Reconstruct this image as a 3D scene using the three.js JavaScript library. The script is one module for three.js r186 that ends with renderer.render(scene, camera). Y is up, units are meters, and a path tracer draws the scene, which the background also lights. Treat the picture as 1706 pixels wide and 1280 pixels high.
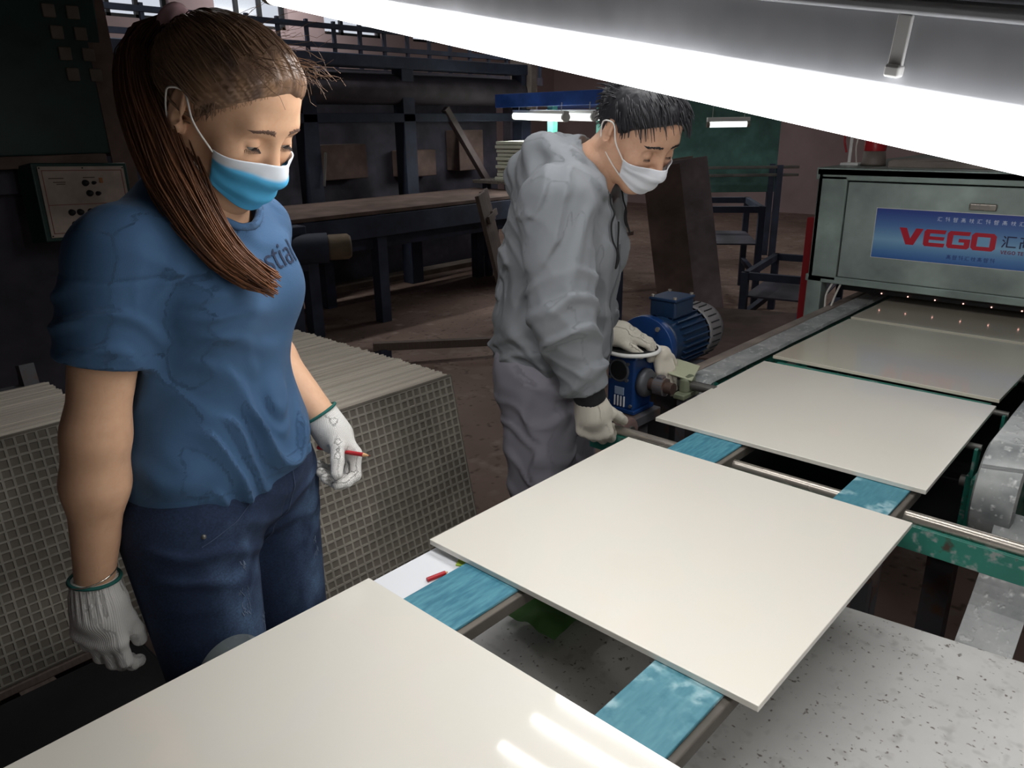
import * as THREE from 'three';
import { RoundedBoxGeometry } from 'three/addons/geometries/RoundedBoxGeometry.js';
import { DecalGeometry } from 'three/addons/geometries/DecalGeometry.js';
import { mergeGeometries } from 'three/addons/utils/BufferGeometryUtils.js';
import { RectAreaLightUniformsLib } from 'three/addons/lights/RectAreaLightUniformsLib.js';

// ---------------------------------------------------------------- camera, sky, lights, exposure
// x runs along the conveyor, y is up, z runs across the conveyor towards the photographer's side
RectAreaLightUniformsLib.init();
const scene = new THREE.Scene();
const renderer = new THREE.WebGLRenderer({ antialias: true });
renderer.toneMapping = THREE.LinearToneMapping;
renderer.toneMappingExposure = 1.06;
renderer.shadowMap.enabled = true;
const camera = new THREE.PerspectiveCamera(53.315, 1706 / 1280, 0.02, 60);
{
  camera.position.set(-0.752, 1.4547, 0.896);
  const f = new THREE.Vector3(0.69445, -0.32203, -0.64345), r = new THREE.Vector3(0.67605, -0.01415, 0.73672);
  const up = r.clone().cross(f).normalize();
  camera.up.copy(up);
  camera.lookAt(camera.position.clone().add(f));
}
scene.background = new THREE.Color(0.62, 0.66, 0.74);      // overcast daylight outside the hall's windows
const LAMP = { near: 27, bank: 16, far: 20, hall: 40, rearFill: 2 };        // radiance of the tubes
const COOL = new THREE.Color(1.0, 0.985, 0.965);
function tubeLight(parent, length, width, radiance, color = COOL) {   // soft strip light pointing along the parent's -y
  const l = new THREE.RectAreaLight(color, radiance, length, width);
  l.castShadow = true; parent.add(l); l.rotation.x = -Math.PI / 2;
  return l;
}
// ---------------------------------------------------------------- helpers
const V = (x, y, z) => new THREE.Vector3(x, y, z);
function mulberry(a) { return () => { a |= 0; a = a + 0x6D2B79F5 | 0; let t = Math.imul(a ^ a >>> 15, 1 | a); t = t + Math.imul(t ^ t >>> 7, 61 | t) ^ t; return ((t ^ t >>> 14) >>> 0) / 4294967296; }; }
const rnd = mulberry(20240);
const rr = (a, b) => a + (b - a) * rnd();
const clamp = (x, a = 0, b = 1) => Math.min(b, Math.max(a, x));
const mix = (a, b, t) => a + (b - a) * t;
const sstep = (a, b, x) => { const t = clamp((x - a) / (b - a)); return t * t * (3 - 2 * t); };
function h3(x, y, z) { let h = Math.imul(x, 374761393) + Math.imul(y, 668265263) + Math.imul(z, 2147483647 ^ 0x5bd1e995) | 0; h = Math.imul(h ^ h >>> 13, 1274126177); return ((h ^ h >>> 16) >>> 0) / 4294967296; }
function vn(x, y, z) {                                             // value noise, 0..1
  const X = Math.floor(x), Y = Math.floor(y), Z = Math.floor(z); let a = x - X, b = y - Y, c = z - Z;
  a = a * a * (3 - 2 * a); b = b * b * (3 - 2 * b); c = c * c * (3 - 2 * c);
  const l = (p, q, t) => p + (q - p) * t;
  return l(l(l(h3(X, Y, Z), h3(X + 1, Y, Z), a), l(h3(X, Y + 1, Z), h3(X + 1, Y + 1, Z), a), b),
    l(l(h3(X, Y, Z + 1), h3(X + 1, Y, Z + 1), a), l(h3(X, Y + 1, Z + 1), h3(X + 1, Y + 1, Z + 1), a), b), c);
}
const fbm = (x, y, z = 0, o = 4) => { let s = 0, a = .5, n = 0; for (let i = 0; i < o; i++) { s += a * vn(x, y, z); n += a; a *= .5; x *= 2.03; y *= 2.03; z *= 2.03; } return s / n; };
// periodic 2-D fbm for textures that repeat
function pfbm(u, v, p, o = 4, seed = 0) {
  let s = 0, a = .5, n = 0;
  for (let i = 0; i < o; i++) {
    const x = u * p, y = v * p, X = Math.floor(x), Y = Math.floor(y); let fx = x - X, fy = y - Y; fx = fx * fx * (3 - 2 * fx); fy = fy * fy * (3 - 2 * fy);
    const g = (i2, j2) => h3(((i2 % p) + p) % p, ((j2 % p) + p) % p, seed + i * 17);
    s += a * mix(mix(g(X, Y), g(X + 1, Y), fx), mix(g(X, Y + 1), g(X + 1, Y + 1), fx), fy); n += a; a *= .5; p *= 2;
  }
  return s / n;
}
function tex(size, fn, metres = 1, srgb = true) {                   // fn(u, v) -> [r, g, b] 0..1 or a number
  const d = new Uint8Array(size * size * 4);
  for (let j = 0; j < size; j++) for (let i = 0; i < size; i++) {
    let c = fn(i / size, j / size); if (typeof c === 'number') c = [c, c, c];
    const k = (j * size + i) * 4; d[k] = clamp(c[0]) * 255; d[k + 1] = clamp(c[1]) * 255; d[k + 2] = clamp(c[2]) * 255; d[k + 3] = 255;
  }
  const t = new THREE.DataTexture(d, size, size); t.magFilter = THREE.LinearFilter; t.minFilter = THREE.LinearFilter;
  t.wrapS = t.wrapT = THREE.RepeatWrapping; t.repeat.set(1 / metres, 1 / metres); if (srgb) t.colorSpace = THREE.SRGBColorSpace; t.needsUpdate = true;
  return t;
}
const hex = (h) => [(h >> 16 & 255) / 255, (h >> 8 & 255) / 255, (h & 255) / 255];
const mixc = (a, b, t) => [mix(a[0], b[0], t), mix(a[1], b[1], t), mix(a[2], b[2], t)];
const mat = (color, roughness = .6, o = {}) => new THREE.MeshPhysicalMaterial({ color, roughness, side: THREE.DoubleSide, ...o });
// geometry pieces -------------------------------------------------
function boxUV(g) {                                                 // uv in metres from the dominant normal axis
  const p = g.attributes.position, n = g.attributes.normal, uv = new Float32Array(p.count * 2);
  for (let i = 0; i < p.count; i++) {
    const ax = Math.abs(n.getX(i)), ay = Math.abs(n.getY(i)), az = Math.abs(n.getZ(i)), x = p.getX(i), y = p.getY(i), z = p.getZ(i);
    if (ay >= ax && ay >= az) { uv[2 * i] = x; uv[2 * i + 1] = z; } else if (ax >= az) { uv[2 * i] = z; uv[2 * i + 1] = y; } else { uv[2 * i] = x; uv[2 * i + 1] = y; }
  }
  g.setAttribute('uv', new THREE.BufferAttribute(uv, 2)); return g;
}
function place(g, x, y, z, rx = 0, ry = 0, rz = 0) { if (rx || ry || rz) g.applyMatrix4(new THREE.Matrix4().makeRotationFromEuler(new THREE.Euler(rx, ry, rz, 'YXZ'))); g.translate(x, y, z); return g; }
function bx(w, h, d, x = 0, y = 0, z = 0, rx = 0, ry = 0, rz = 0) { return place(new THREE.BoxGeometry(w, h, d), x, y, z, rx, ry, rz); }
function rb(w, h, d, x = 0, y = 0, z = 0, r = .004, rx = 0, ry = 0, rz = 0, seg = 2) { return place(new RoundedBoxGeometry(w, h, d, seg, Math.min(r, w / 2.01, h / 2.01, d / 2.01)), x, y, z, rx, ry, rz); }
function cyl(r1, r2, h, x = 0, y = 0, z = 0, rx = 0, ry = 0, rz = 0, seg = 24) { return place(new THREE.CylinderGeometry(r1, r2, h, seg), x, y, z, rx, ry, rz); }
function bar(a, b, r, seg = 10, r2 = r) {                              // round bar between two points
  const A = V(...a), B = V(...b), d = B.clone().sub(A), g = new THREE.CylinderGeometry(r2, r, d.length(), seg);
  g.applyQuaternion(new THREE.Quaternion().setFromUnitVectors(V(0, 1, 0), d.clone().normalize())); g.translate((A.x + B.x) / 2, (A.y + B.y) / 2, (A.z + B.z) / 2); return g;
}
function beam(a, b, w, h, roll = 0) {                                // square bar between two points, w across (horizontal), h tall
  const A = V(...a), B = V(...b), d = B.clone().sub(A), L = d.length(), g = new THREE.BoxGeometry(w, h, L);
  if (roll) g.rotateZ(roll);
  const m = new THREE.Matrix4().lookAt(V(0, 0, 0), d.clone().negate(), Math.abs(d.y) > .95 * L ? V(1, 0, 0) : V(0, 1, 0)); g.applyMatrix4(m);
  g.translate((A.x + B.x) / 2, (A.y + B.y) / 2, (A.z + B.z) / 2); return g;
}
function tube(pts, r, seg = 40, rad = 8, closed = false) { return new THREE.TubeGeometry(new THREE.CatmullRomCurve3(pts.map((p) => p.isVector3 ? p : V(...p)), closed), seg, r, rad, closed); }
function lathe(profile, seg = 32) { return new THREE.LatheGeometry(profile.map((p) => new THREE.Vector2(p[0], p[1])), seg); }
function ex(shapePts, depth, bevel = 0) { const s = new THREE.Shape(shapePts.map((p) => new THREE.Vector2(p[0], p[1]))); return new THREE.ExtrudeGeometry(s, { depth, bevelEnabled: bevel > 0, bevelSize: bevel, bevelThickness: bevel, bevelSegments: 2, curveSegments: 10 }); }
function merge(gs) {
  gs = (Array.isArray(gs) ? gs : [gs]).map((g) => { g = g.index ? g.toNonIndexed() : g; for (const k of Object.keys(g.attributes)) if (!['position', 'normal', 'uv', 'color'].includes(k)) g.deleteAttribute(k); if (!g.attributes.uv) boxUV(g); return g; });
  return gs.length === 1 ? gs[0] : mergeGeometries(gs);
}
// scene objects --------------------------------------------------
const used = new Map();
function numbered(n) { const k = used.get(n) ?? 0; used.set(n, k + 1); return k ? `${n}_${String(k).padStart(3, '0')}` : n; }
function obj(name, geos, material, parent, keepUV = false) {
  const g = Array.isArray(geos) || !geos.isBufferGeometry ? merge(geos) : geos; if (!keepUV) { if (!g.attributes.normal) g.computeVertexNormals(); boxUV(g); }
  const m = new THREE.Mesh(g, material); m.castShadow = m.receiveShadow = true; m.name = parent ? name : numbered(name); (parent ?? scene).add(m); return m;
}
function tag(o, label, category, group, kind) { Object.assign(o.userData, { label, category }); if (group) o.userData.group = group; if (kind) o.userData.kind = kind; return o; }
function thing(name, label, category, [x, y, z] = [0, 0, 0], turn = 0, group) { const o = new THREE.Group(); o.name = numbered(name); o.position.set(x, y, z); o.rotation.y = turn; scene.add(o); return tag(o, label, category, group); }
function struct(name, geos, m, label, category) { const o = obj(name, geos, m); o.userData.kind = 'structure'; if (label) { o.userData.label = label; o.userData.category = category; } return o; }
function plabel(o, label) { o.userData.label = label; return o; }
function copy(o, pos, turn, label) { const c = o.clone(); c.name = numbered(o.name.replace(/_\d{3}$/, '')); c.userData = { ...o.userData }; if (label) c.userData.label = label; scene.add(c); if (pos) c.position.set(...pos); if (turn !== undefined) c.rotation.y = turn; return c; }
// signed-distance modelling --------------------------------------
const smin = (a, b, k) => { const h = Math.max(k - Math.abs(a - b), 0) / k; return Math.min(a, b) - h * h * k * .25; };
const smax = (a, b, k) => -smin(-a, -b, k);
function rc(a, b, r1, r2) {                                          // tapered capsule
  const [ax, ay, az] = a, bx_ = b[0] - ax, by_ = b[1] - ay, bz_ = b[2] - az, l2 = bx_ * bx_ + by_ * by_ + bz_ * bz_, dr = r1 - r2, a2 = l2 - dr * dr, il2 = 1 / l2;
  return (x, y, z) => {
    const px = x - ax, py = y - ay, pz = z - az, yy = px * bx_ + py * by_ + pz * bz_, zz = yy - l2;
    const qx = px * l2 - bx_ * yy, qy = py * l2 - by_ * yy, qz = pz * l2 - bz_ * yy, x2 = qx * qx + qy * qy + qz * qz, y2 = yy * yy * l2, z2 = zz * zz * l2, k = Math.sign(dr) * dr * dr * x2;
    if (Math.sign(zz) * a2 * z2 > k) return Math.sqrt(x2 + z2) * il2 - r2;
    if (Math.sign(yy) * a2 * y2 < k) return Math.sqrt(x2 + y2) * il2 - r1;
    return (Math.sqrt(x2 * a2 * il2) + yy * dr) * il2 - r1;
  };
}
function el(c, r, rot) {                                             // ellipsoid, rot = Euler array (YXZ)
  const m = rot ? new THREE.Matrix4().makeRotationFromEuler(new THREE.Euler(...rot, 'YXZ')).elements : null, [cx, cy, cz] = c, [rx, ry, rz] = r;
  return (x, y, z) => {
    let px = x - cx, py = y - cy, pz = z - cz;
    if (m) { const a = m[0] * px + m[1] * py + m[2] * pz, b = m[4] * px + m[5] * py + m[6] * pz, d = m[8] * px + m[9] * py + m[10] * pz; px = a; py = b; pz = d; }
    const k0 = Math.hypot(px / rx, py / ry, pz / rz), k1 = Math.hypot(px / (rx * rx), py / (ry * ry), pz / (rz * rz));
    return k1 < 1e-9 ? -Math.min(rx, ry, rz) : k0 * (k0 - 1) / k1;
  };
}
const un = (list, k) => (x, y, z) => { let d = list[0](x, y, z); for (let i = 1; i < list.length; i++) d = smin(d, list[i](x, y, z), k); return d; };
function nets(f, lo, hi, c) {                                        // naive surface nets; skips empty blocks
  const n = [0, 1, 2].map((i) => Math.ceil((hi[i] - lo[i]) / c) + 1), [nx, ny, nz] = n, F = new Float32Array(nx * ny * nz).fill(1e3), B = 5, idx = (i, j, k) => (k * ny + j) * nx + i;
  for (let k0 = 0; k0 < nz; k0 += B) for (let j0 = 0; j0 < ny; j0 += B) for (let i0 = 0; i0 < nx; i0 += B) {
    const d = f(lo[0] + (i0 + B / 2) * c, lo[1] + (j0 + B / 2) * c, lo[2] + (k0 + B / 2) * c), s = Math.abs(d) > B * c * 1.0 + .015;
    for (let k = k0; k < Math.min(nz, k0 + B); k++) for (let j = j0; j < Math.min(ny, j0 + B); j++) for (let i = i0; i < Math.min(nx, i0 + B); i++) F[idx(i, j, k)] = s ? d : f(lo[0] + i * c, lo[1] + j * c, lo[2] + k * c);
  }
  const vid = new Int32Array(nx * ny * nz).fill(-1), P = [], I = [], E = [[0, 1], [0, 2], [0, 4], [1, 3], [1, 5], [2, 3], [2, 6], [3, 7], [4, 5], [4, 6], [5, 7], [6, 7]];
  for (let k = 0; k < nz - 1; k++) for (let j = 0; j < ny - 1; j++) for (let i = 0; i < nx - 1; i++) {
    const v = []; let m = 0; for (let q = 0; q < 8; q++) { const d = F[idx(i + (q & 1), j + (q >> 1 & 1), k + (q >> 2))]; v.push(d); if (d < 0) m |= 1 << q; }
    if (m === 0 || m === 255) continue;
    let x = 0, y = 0, z = 0, s = 0;
    for (const [a, b] of E) { if ((v[a] < 0) === (v[b] < 0)) continue; const t = v[a] / (v[a] - v[b]); x += mix(a & 1, b & 1, t); y += mix(a >> 1 & 1, b >> 1 & 1, t); z += mix(a >> 2, b >> 2, t); s++; }
    vid[idx(i, j, k)] = P.length / 3; P.push(lo[0] + (i + x / s) * c, lo[1] + (j + y / s) * c, lo[2] + (k + z / s) * c);
  }
  const quad = (a, b, c2, d, flip) => { if (a < 0 || b < 0 || c2 < 0 || d < 0) return; if (flip) I.push(a, c2, b, a, d, c2); else I.push(a, b, c2, a, c2, d); };
  for (let k = 1; k < nz - 1; k++) for (let j = 1; j < ny - 1; j++) for (let i = 1; i < nx - 1; i++) {
    const s = F[idx(i, j, k)] < 0;
    if (s !== F[idx(i + 1, j, k)] < 0) quad(vid[idx(i, j - 1, k - 1)], vid[idx(i, j, k - 1)], vid[idx(i, j, k)], vid[idx(i, j - 1, k)], !s);
    if (s !== F[idx(i, j + 1, k)] < 0) quad(vid[idx(i - 1, j, k - 1)], vid[idx(i - 1, j, k)], vid[idx(i, j, k)], vid[idx(i, j, k - 1)], !s);
    if (s !== F[idx(i, j, k + 1)] < 0) quad(vid[idx(i - 1, j - 1, k)], vid[idx(i, j - 1, k)], vid[idx(i, j, k)], vid[idx(i - 1, j, k)], !s);
  }
  const g = new THREE.BufferGeometry(); g.setAttribute('position', new THREE.Float32BufferAttribute(P, 3)); g.setIndex(I);
  const N = new Float32Array(P.length), e = c * .35;
  for (let i = 0; i < P.length; i += 3) { const [x, y, z] = [P[i], P[i + 1], P[i + 2]]; let a = f(x + e, y, z) - f(x - e, y, z), b = f(x, y + e, z) - f(x, y - e, z), d = f(x, y, z + e) - f(x, y, z - e); const l = Math.hypot(a, b, d) || 1; N[i] = a / l; N[i + 1] = b / l; N[i + 2] = d / l; }
  g.setAttribute('normal', new THREE.BufferAttribute(N, 3)); return boxUV(g);
}
function paint(g, fn) { const p = g.attributes.position, c = new Float32Array(p.count * 3); for (let i = 0; i < p.count; i++) { const q = fn(p.getX(i), p.getY(i), p.getZ(i)); c[3 * i] = q[0]; c[3 * i + 1] = q[1]; c[3 * i + 2] = q[2]; } g.setAttribute('color', new THREE.BufferAttribute(c, 3)); return g; }
const lin = (h) => { const c = new THREE.Color(h); return [c.r, c.g, c.b]; };
// ---------------------------------------------------------------- materials
const T_grime = tex(256, (u, v) => { const n = pfbm(u, v, 6, 5), m = pfbm(u, v, 24, 3, 9); return .62 + .38 * clamp(n * 1.1 + .25 * (m - .5)); }, .9);
const T_fine = tex(256, (u, v) => .5 + .9 * (pfbm(u, v, 40, 3, 3) - .5), .25, false);
const T_rough = tex(256, (u, v) => .45 + .5 * pfbm(u, v, 8, 5, 21), .5, false);
const T_floor = tex(512, (u, v) => {
  const n = pfbm(u, v, 5, 6, 4), m = pfbm(u, v, 30, 4, 5), k = pfbm(u, v, 90, 2, 6);
  let c = mixc(hex(0x745e55), hex(0x9c8478), clamp(n * 1.5 - .25)); c = mixc(c, hex(0xb3a499), clamp((m - .6) * 2.2)); c = mixc(c, hex(0x4a3932), clamp((k - .7) * 3)); return c;
}, 2.6);
const T_wall = tex(256, (u, v) => mixc(hex(0xa08a8c), hex(0xc2adad), pfbm(u, v, 6, 5, 31)), 3);
const T_rust = tex(256, (u, v) => { const n = pfbm(u, v, 7, 5, 41), m = pfbm(u, v, 20, 4, 42); return mixc(mixc(hex(0x50555f), hex(0x6d6a6c), n), hex(0x6b4f3f), clamp((m - .52) * 3)); }, .8);
const T_greenpaint = tex(256, (u, v) => { const n = pfbm(u, v, 6, 5, 51), m = pfbm(u, v, 26, 4, 52); let c = mixc(hex(0x1f6a5c), hex(0x2f8572), n); c = mixc(c, hex(0x8f9894), clamp((m - .58) * 5)); return mixc(c, hex(0x4a3a30), clamp((pfbm(u, v, 14, 4, 53) - .66) * 6)); }, .3);
const T_wetbelt = tex(256, (u, v) => { const n = pfbm(u, v, 8, 5, 61), m = pfbm(u, v, 36, 3, 62); let c = mixc(hex(0x7d8183), hex(0xb3b6b4), clamp(n * 1.6 - .3)); return mixc(c, hex(0xdadcda), clamp((m - .64) * 4)); }, .35);
const T_slurry = tex(512, (u, v) => { const n = pfbm(u, v, 5, 6, 71), m = pfbm(u, v, 60, 3, 72), k = pfbm(u, v, 22, 3, 73); let c = mixc(hex(0xcfcecc), hex(0xe6e5e2), n); c = mixc(c, hex(0x6d6660), clamp((m - .74) * 7)); return mixc(c, hex(0xa9a7a3), clamp((k - .64) * 1.6)); }, .42);
const T_strip = tex(512, (u, v) => {
  const n = pfbm(u, v, 6, 5, 81), m = pfbm(u, v, 22, 4, 82), g = pfbm(u, (v * 5) % 1, 18, 3, 83);
  let c = mixc(hex(0x3b7888), hex(0x528e9c), g); c = mixc(c, hex(0xc3d6da), clamp((n - .47) * 9) * clamp((m - .3) * 2.4)); return mixc(c, hex(0x2f6f80), clamp((m - .58) * 4));
}, .42);
const T_stripblue = tex(256, (u, v) => { const g = pfbm(u, (v * 7) % 1, 16, 4, 84), n = pfbm(u, v, 8, 4, 85); return mixc(mixc(hex(0x34748a), hex(0x5896a6), clamp(g * 1.8 - .4)), hex(0x86b0ba), clamp((n - .58) * 3)); }, .42);
const T_tile = tex(256, (u, v) => mixc(hex(0xe9e4d8), hex(0xede9df), pfbm(u, v, 4, 4, 91)), 1.3);
const T_wood = tex(256, (u, v) => { const g = pfbm((u * 12) % 1, v, 12, 4, 93); return mixc(hex(0x5a4d47), hex(0x8a7b74), g * .7 + .3 * pfbm(u, v, 5, 4, 94)); }, .7);
const T_back = tex(256, (u, v) => mixc(hex(0x8e8980), hex(0xa59f95), pfbm(u, v, 8, 5, 95)), .35);

const M = {
  floor: mat(0xffffff, .8, { map: T_floor, bumpMap: T_floor, bumpScale: .004 }),
  wall: mat(0xffffff, .9, { map: T_wall }),
  ceiling: mat(0x4a4650, .9, { map: T_grime }),
  tile: mat(0xffffff, .3, { map: T_tile, clearcoat: .85, clearcoatRoughness: .045, specularIntensity: .6 }),
  wetTile: mat(0xece8e0, .22, { map: T_tile, clearcoat: 1, clearcoatRoughness: .08, roughnessMap: T_rough }),
  tileEdge: mat(0xcfc6b8, .7),
  tileBack: mat(0xffffff, .85, { map: T_back }),
  tileRib: mat(0xc4beb1, .85, { map: T_grime }),
  greenPaint: mat(0xffffff, .4, { map: T_greenpaint, bumpMap: T_rough, bumpScale: .002 }),
  darkGreen: mat(0x1c4a42, .45, { map: T_grime }),
  cabinet: mat(0xb9cdc6, .5, { map: T_grime, roughnessMap: T_rough }),
  cabinetDoor: mat(0xbed0ca, .5, { map: T_grime }),
  darkSteel: mat(0xffffff, .65, { map: T_rust, metalness: .2 }),
  black: mat(0x17191d, .6),
  blackRubber: mat(0x2a2a2c, .75, { map: T_grime }),
  wetBelt: mat(0xffffff, .32, { map: T_wetbelt, bumpMap: T_wetbelt, bumpScale: .003 }),
  steel: mat(0xb3aca2, .42, { metalness: .7, roughnessMap: T_rough }),
  dullSteel: mat(0x8c8a86, .5, { metalness: .5, map: T_grime }),
  slurry: mat(0xffffff, .5, { map: T_slurry }),
  strip: mat(0xffffff, .5, { map: T_strip, bumpMap: T_strip, bumpScale: .0015 }),
  stripBlue: mat(0xffffff, .5, { map: T_stripblue, bumpMap: T_stripblue, bumpScale: .001 }),
  board: mat(0x7a736a, .7, { map: T_grime }),
  paper: mat(0xe6e8ec, .6),
  red: mat(0xb3262e, .4), redPaint: mat(0xa8232c, .5), woodTip: mat(0xd8a878, .6), lead: mat(0x7c1f22, .5),
  blue: mat(0x1f4f96, .38, { map: T_grime }), darkBlue: mat(0x1c3a5e, .42, { map: T_grime }),
  castGrey: mat(0x7d8086, .5, { map: T_grime, metalness: .3 }),
  white: mat(0xe8e8e6, .5), cream: mat(0xb5a69c, .55, { map: T_grime }),
  wood: mat(0xffffff, .8, { map: T_wood }),
  greenCloth: mat(0x4f7a3e, .85),
  yellowGreen: mat(0x9db63f, .6),
  pinkRubber: mat(0xa98a84, .8, { map: T_grime }),
  tubeGlow: new THREE.MeshStandardMaterial({ color: 0xffffff, emissive: 0xffffff, emissiveIntensity: 5, roughness: .4 }),
  tubeGlowFar: new THREE.MeshStandardMaterial({ color: 0xffffff, emissive: 0xf4fffb, emissiveIntensity: 1.6, roughness: .4 }),
  lampBody: mat(0xe2e4ea, .5, { map: T_grime }),
  wire: mat(0xd9d5cd, .5),
};

// ---------------------------------------------------------------- the hall
struct('floor', bx(17, .2, 14, 3.5, -.1, -3), M.floor);
struct('ceiling', bx(17, .2, 14, 3.5, 4.7, -3), M.ceiling);
struct('wall_left', bx(.2, 4.6, 14, -4.9, 2.3, -3), M.wall);
struct('wall_right', bx(.2, 4.6, 14, 11.9, 2.3, -3), M.wall);
struct('wall_front', bx(17, 4.6, .2, 3.5, 2.3, 3.9), M.wall);
{ // back wall with a row of high windows
  const z = -9.6, w = [], W = [[1.4, 2.5], [3.1, 4.2], [4.8, 5.9], [6.5, 7.6], [8.2, 9.3]], y0 = 2.75, y1 = 3.6;
  w.push(bx(17, y0, .24, 3.5, y0 / 2, z), bx(17, 4.6 - y1, .24, 3.5, (4.6 + y1) / 2, z));
  let x = -5; for (const [a, b] of [...W, [12, 12]]) { if (a > x) w.push(bx(a - x, y1 - y0, .24, (a + x) / 2, (y0 + y1) / 2, z)); x = b; }
  struct('wall_back', w, M.wall);
  const glass = mat(0xffffff, .1, { transmission: 1, thickness: 0, ior: 1.45 });
  W.forEach(([a, b], i) => {
    const g = new THREE.Group(); g.name = `window_${i + 1}`; g.userData.kind = 'structure'; scene.add(g);
    const f = []; for (let k = 0; k <= 3; k++) f.push(bx(.05, y1 - y0, .06, mix(a + .025, b - .025, k / 3), (y0 + y1) / 2, z)); f.push(bx(b - a, .05, .06, (a + b) / 2, y0 + .025, z), bx(b - a, .05, .06, (a + b) / 2, y1 - .025, z));
    obj('window_frame', f, M.black, g);
    for (let k = 0; k < 3; k++) obj('pane', bx((b - a) / 3 - .03, y1 - y0 - .06, .006, mix(a, b, (k + .5) / 3), (y0 + y1) / 2, z), glass, g);
  });
}

// ---------------------------------------------------------------- tube lamps
function tubeLamp(name, label, a, b, r, radiance, glow, group, cap = M.steel) {       // bare fluorescent tube between two points, in its end caps
  const t = thing(name, label, 'lamp', a, 0, group), d = V(...b).sub(V(...a)), L = d.length(); t.quaternion.setFromUnitVectors(V(1, 0, 0), d.clone().normalize());
  obj('glass_tube', cyl(r, r, L - .05, L / 2, 0, 0, 0, 0, Math.PI / 2, 20), glow, t);
  for (const s of [0, 1]) obj('end_cap', cyl(r * 1.05, r * 1.05, .026, s ? L - .012 : .012, 0, 0, 0, 0, Math.PI / 2, 20), cap, t);
  const l = tubeLight(t, L - .05, r * 2, radiance); l.position.set(L / 2, -r - .002, 0);
  return [t, L];
}
{ // the lamp close overhead, hung askew, in its grey channel
  const d = V(.2095, .1865, -.9599).normalize(), c = V(-.192, 1.447, .762), a = c.clone().addScaledVector(d, -.75), b = c.clone().addScaledVector(d, 1.25);
  const [t, L] = tubeLamp('inspection_lamp', 'long glowing tube lamp in grey channel hung askew over the tiles', a.toArray(), b.toArray(), .0178, LAMP.near, M.tubeGlow);
  obj('channel', [rb(L, .046, .01, L / 2, .041, .003, .003), rb(L, .006, .05, L / 2, .0205, .028, .002)], M.lampBody, t);
  obj('channel_lip', [rb(L, .008, .022, L / 2, .066, .004, .003), rb(L, .12, .006, L / 2, .128, .022, .003)], M.lampBody, t);
  for (const x of [.8, 1.63]) { const k = obj('tube_clip', [rb(.01, .034, .003, x, .045, -.004, .001), rb(.011, .008, .008, x, .029, -.004, .002)], M.white, t); }
  const cr = []; for (let k = 0; k <= 24; k++) cr.push([L * k / 24, .075 + .004 * Math.sin(k * .9) + .002 * Math.sin(k * 2.3), .002 + .004 * Math.sin(k * 1.7)]);
  plabel(obj('cable', tube(cr, .0045, 120, 8), M.wire, t), 'pale grey cable lying along the lamp channel');
  const cr2 = []; for (let k = 0; k <= 12; k++) cr2.push([.5 + 1.1 * k / 12, .079 + .004 * Math.sin(k * 1.3), -.004]);
  obj('cable', tube(cr2, .003, 60, 6), M.wire, t);
  const w = (p) => { const q = t.localToWorld(p); return q; }; t.updateMatrixWorld(true);
  for (const x of [.15, L - .12]) { const p = V(x, .18, .022), q = w(p.clone()); const top = t.worldToLocal(V(q.x, 4.6, q.z)); obj('hanging_wire', bar(p.toArray(), top.toArray(), .0018, 6), M.wire, t); }
}
// three tubes in a bank above the conveyor (they show mirrored in the nearest tile)
[[.565, .86], [.717, 1.0], [.841, 1.0]].forEach(([x, e], i) => {
  const [t, L] = tubeLamp('ceiling_tube_lamp', 'white tube lamp hung level above the conveyor in a bank of three', [x, 1.9, -.42], [x + .04, 1.9, 1.1], .015, LAMP.bank, M.tubeGlow, 'bank of tube lamps above the conveyor');
  obj('fitting', rb(L, .05, .05, L / 2, .045, 0, .004), M.lampBody, t);
  for (const q of [.15, L - .15]) obj('hanging_wire', bar([q, .07, 0], [q, 2.7, 0], .0018, 6), M.wire, t);
});
// ---------------------------------------------------------------- conveyor and tiles
const TOP = .78;                                                       // upper face of the tiles
const tileGeo = rb(.6, .0098, .6, .3, -.0049, .3, .0012), tileBodyGeo = bx(.598, .004, .598, .3, -.0075, .3);
function floorTile(label, x, z, turn, m = M.tile) {
  const t = thing('ceramic_tile', label, 'tile', [x, TOP, z], -turn, 'polished tiles on the conveyor');
  obj('glazed_slab', tileGeo.clone(), m, t); return t;
}
floorTile('large cream polished tile nearest the woman with lamp tubes mirrored in it', -.7415, .0134, .005);
floorTile('cream polished tile lying on the blue strips between the woman and the man', 0, 0, 0);
floorTile('cream polished tile just leaving the wet side belts beside the blue motor', .7424, -.0192, -.011);
floorTile('wet tile mirroring the blue sign in front of the machine', 1.412, -.0305, .012, M.wetTile);
floorTile('wet tile half inside the opening under the machine', 2.045, -.028, .012, M.wetTile);
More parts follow.
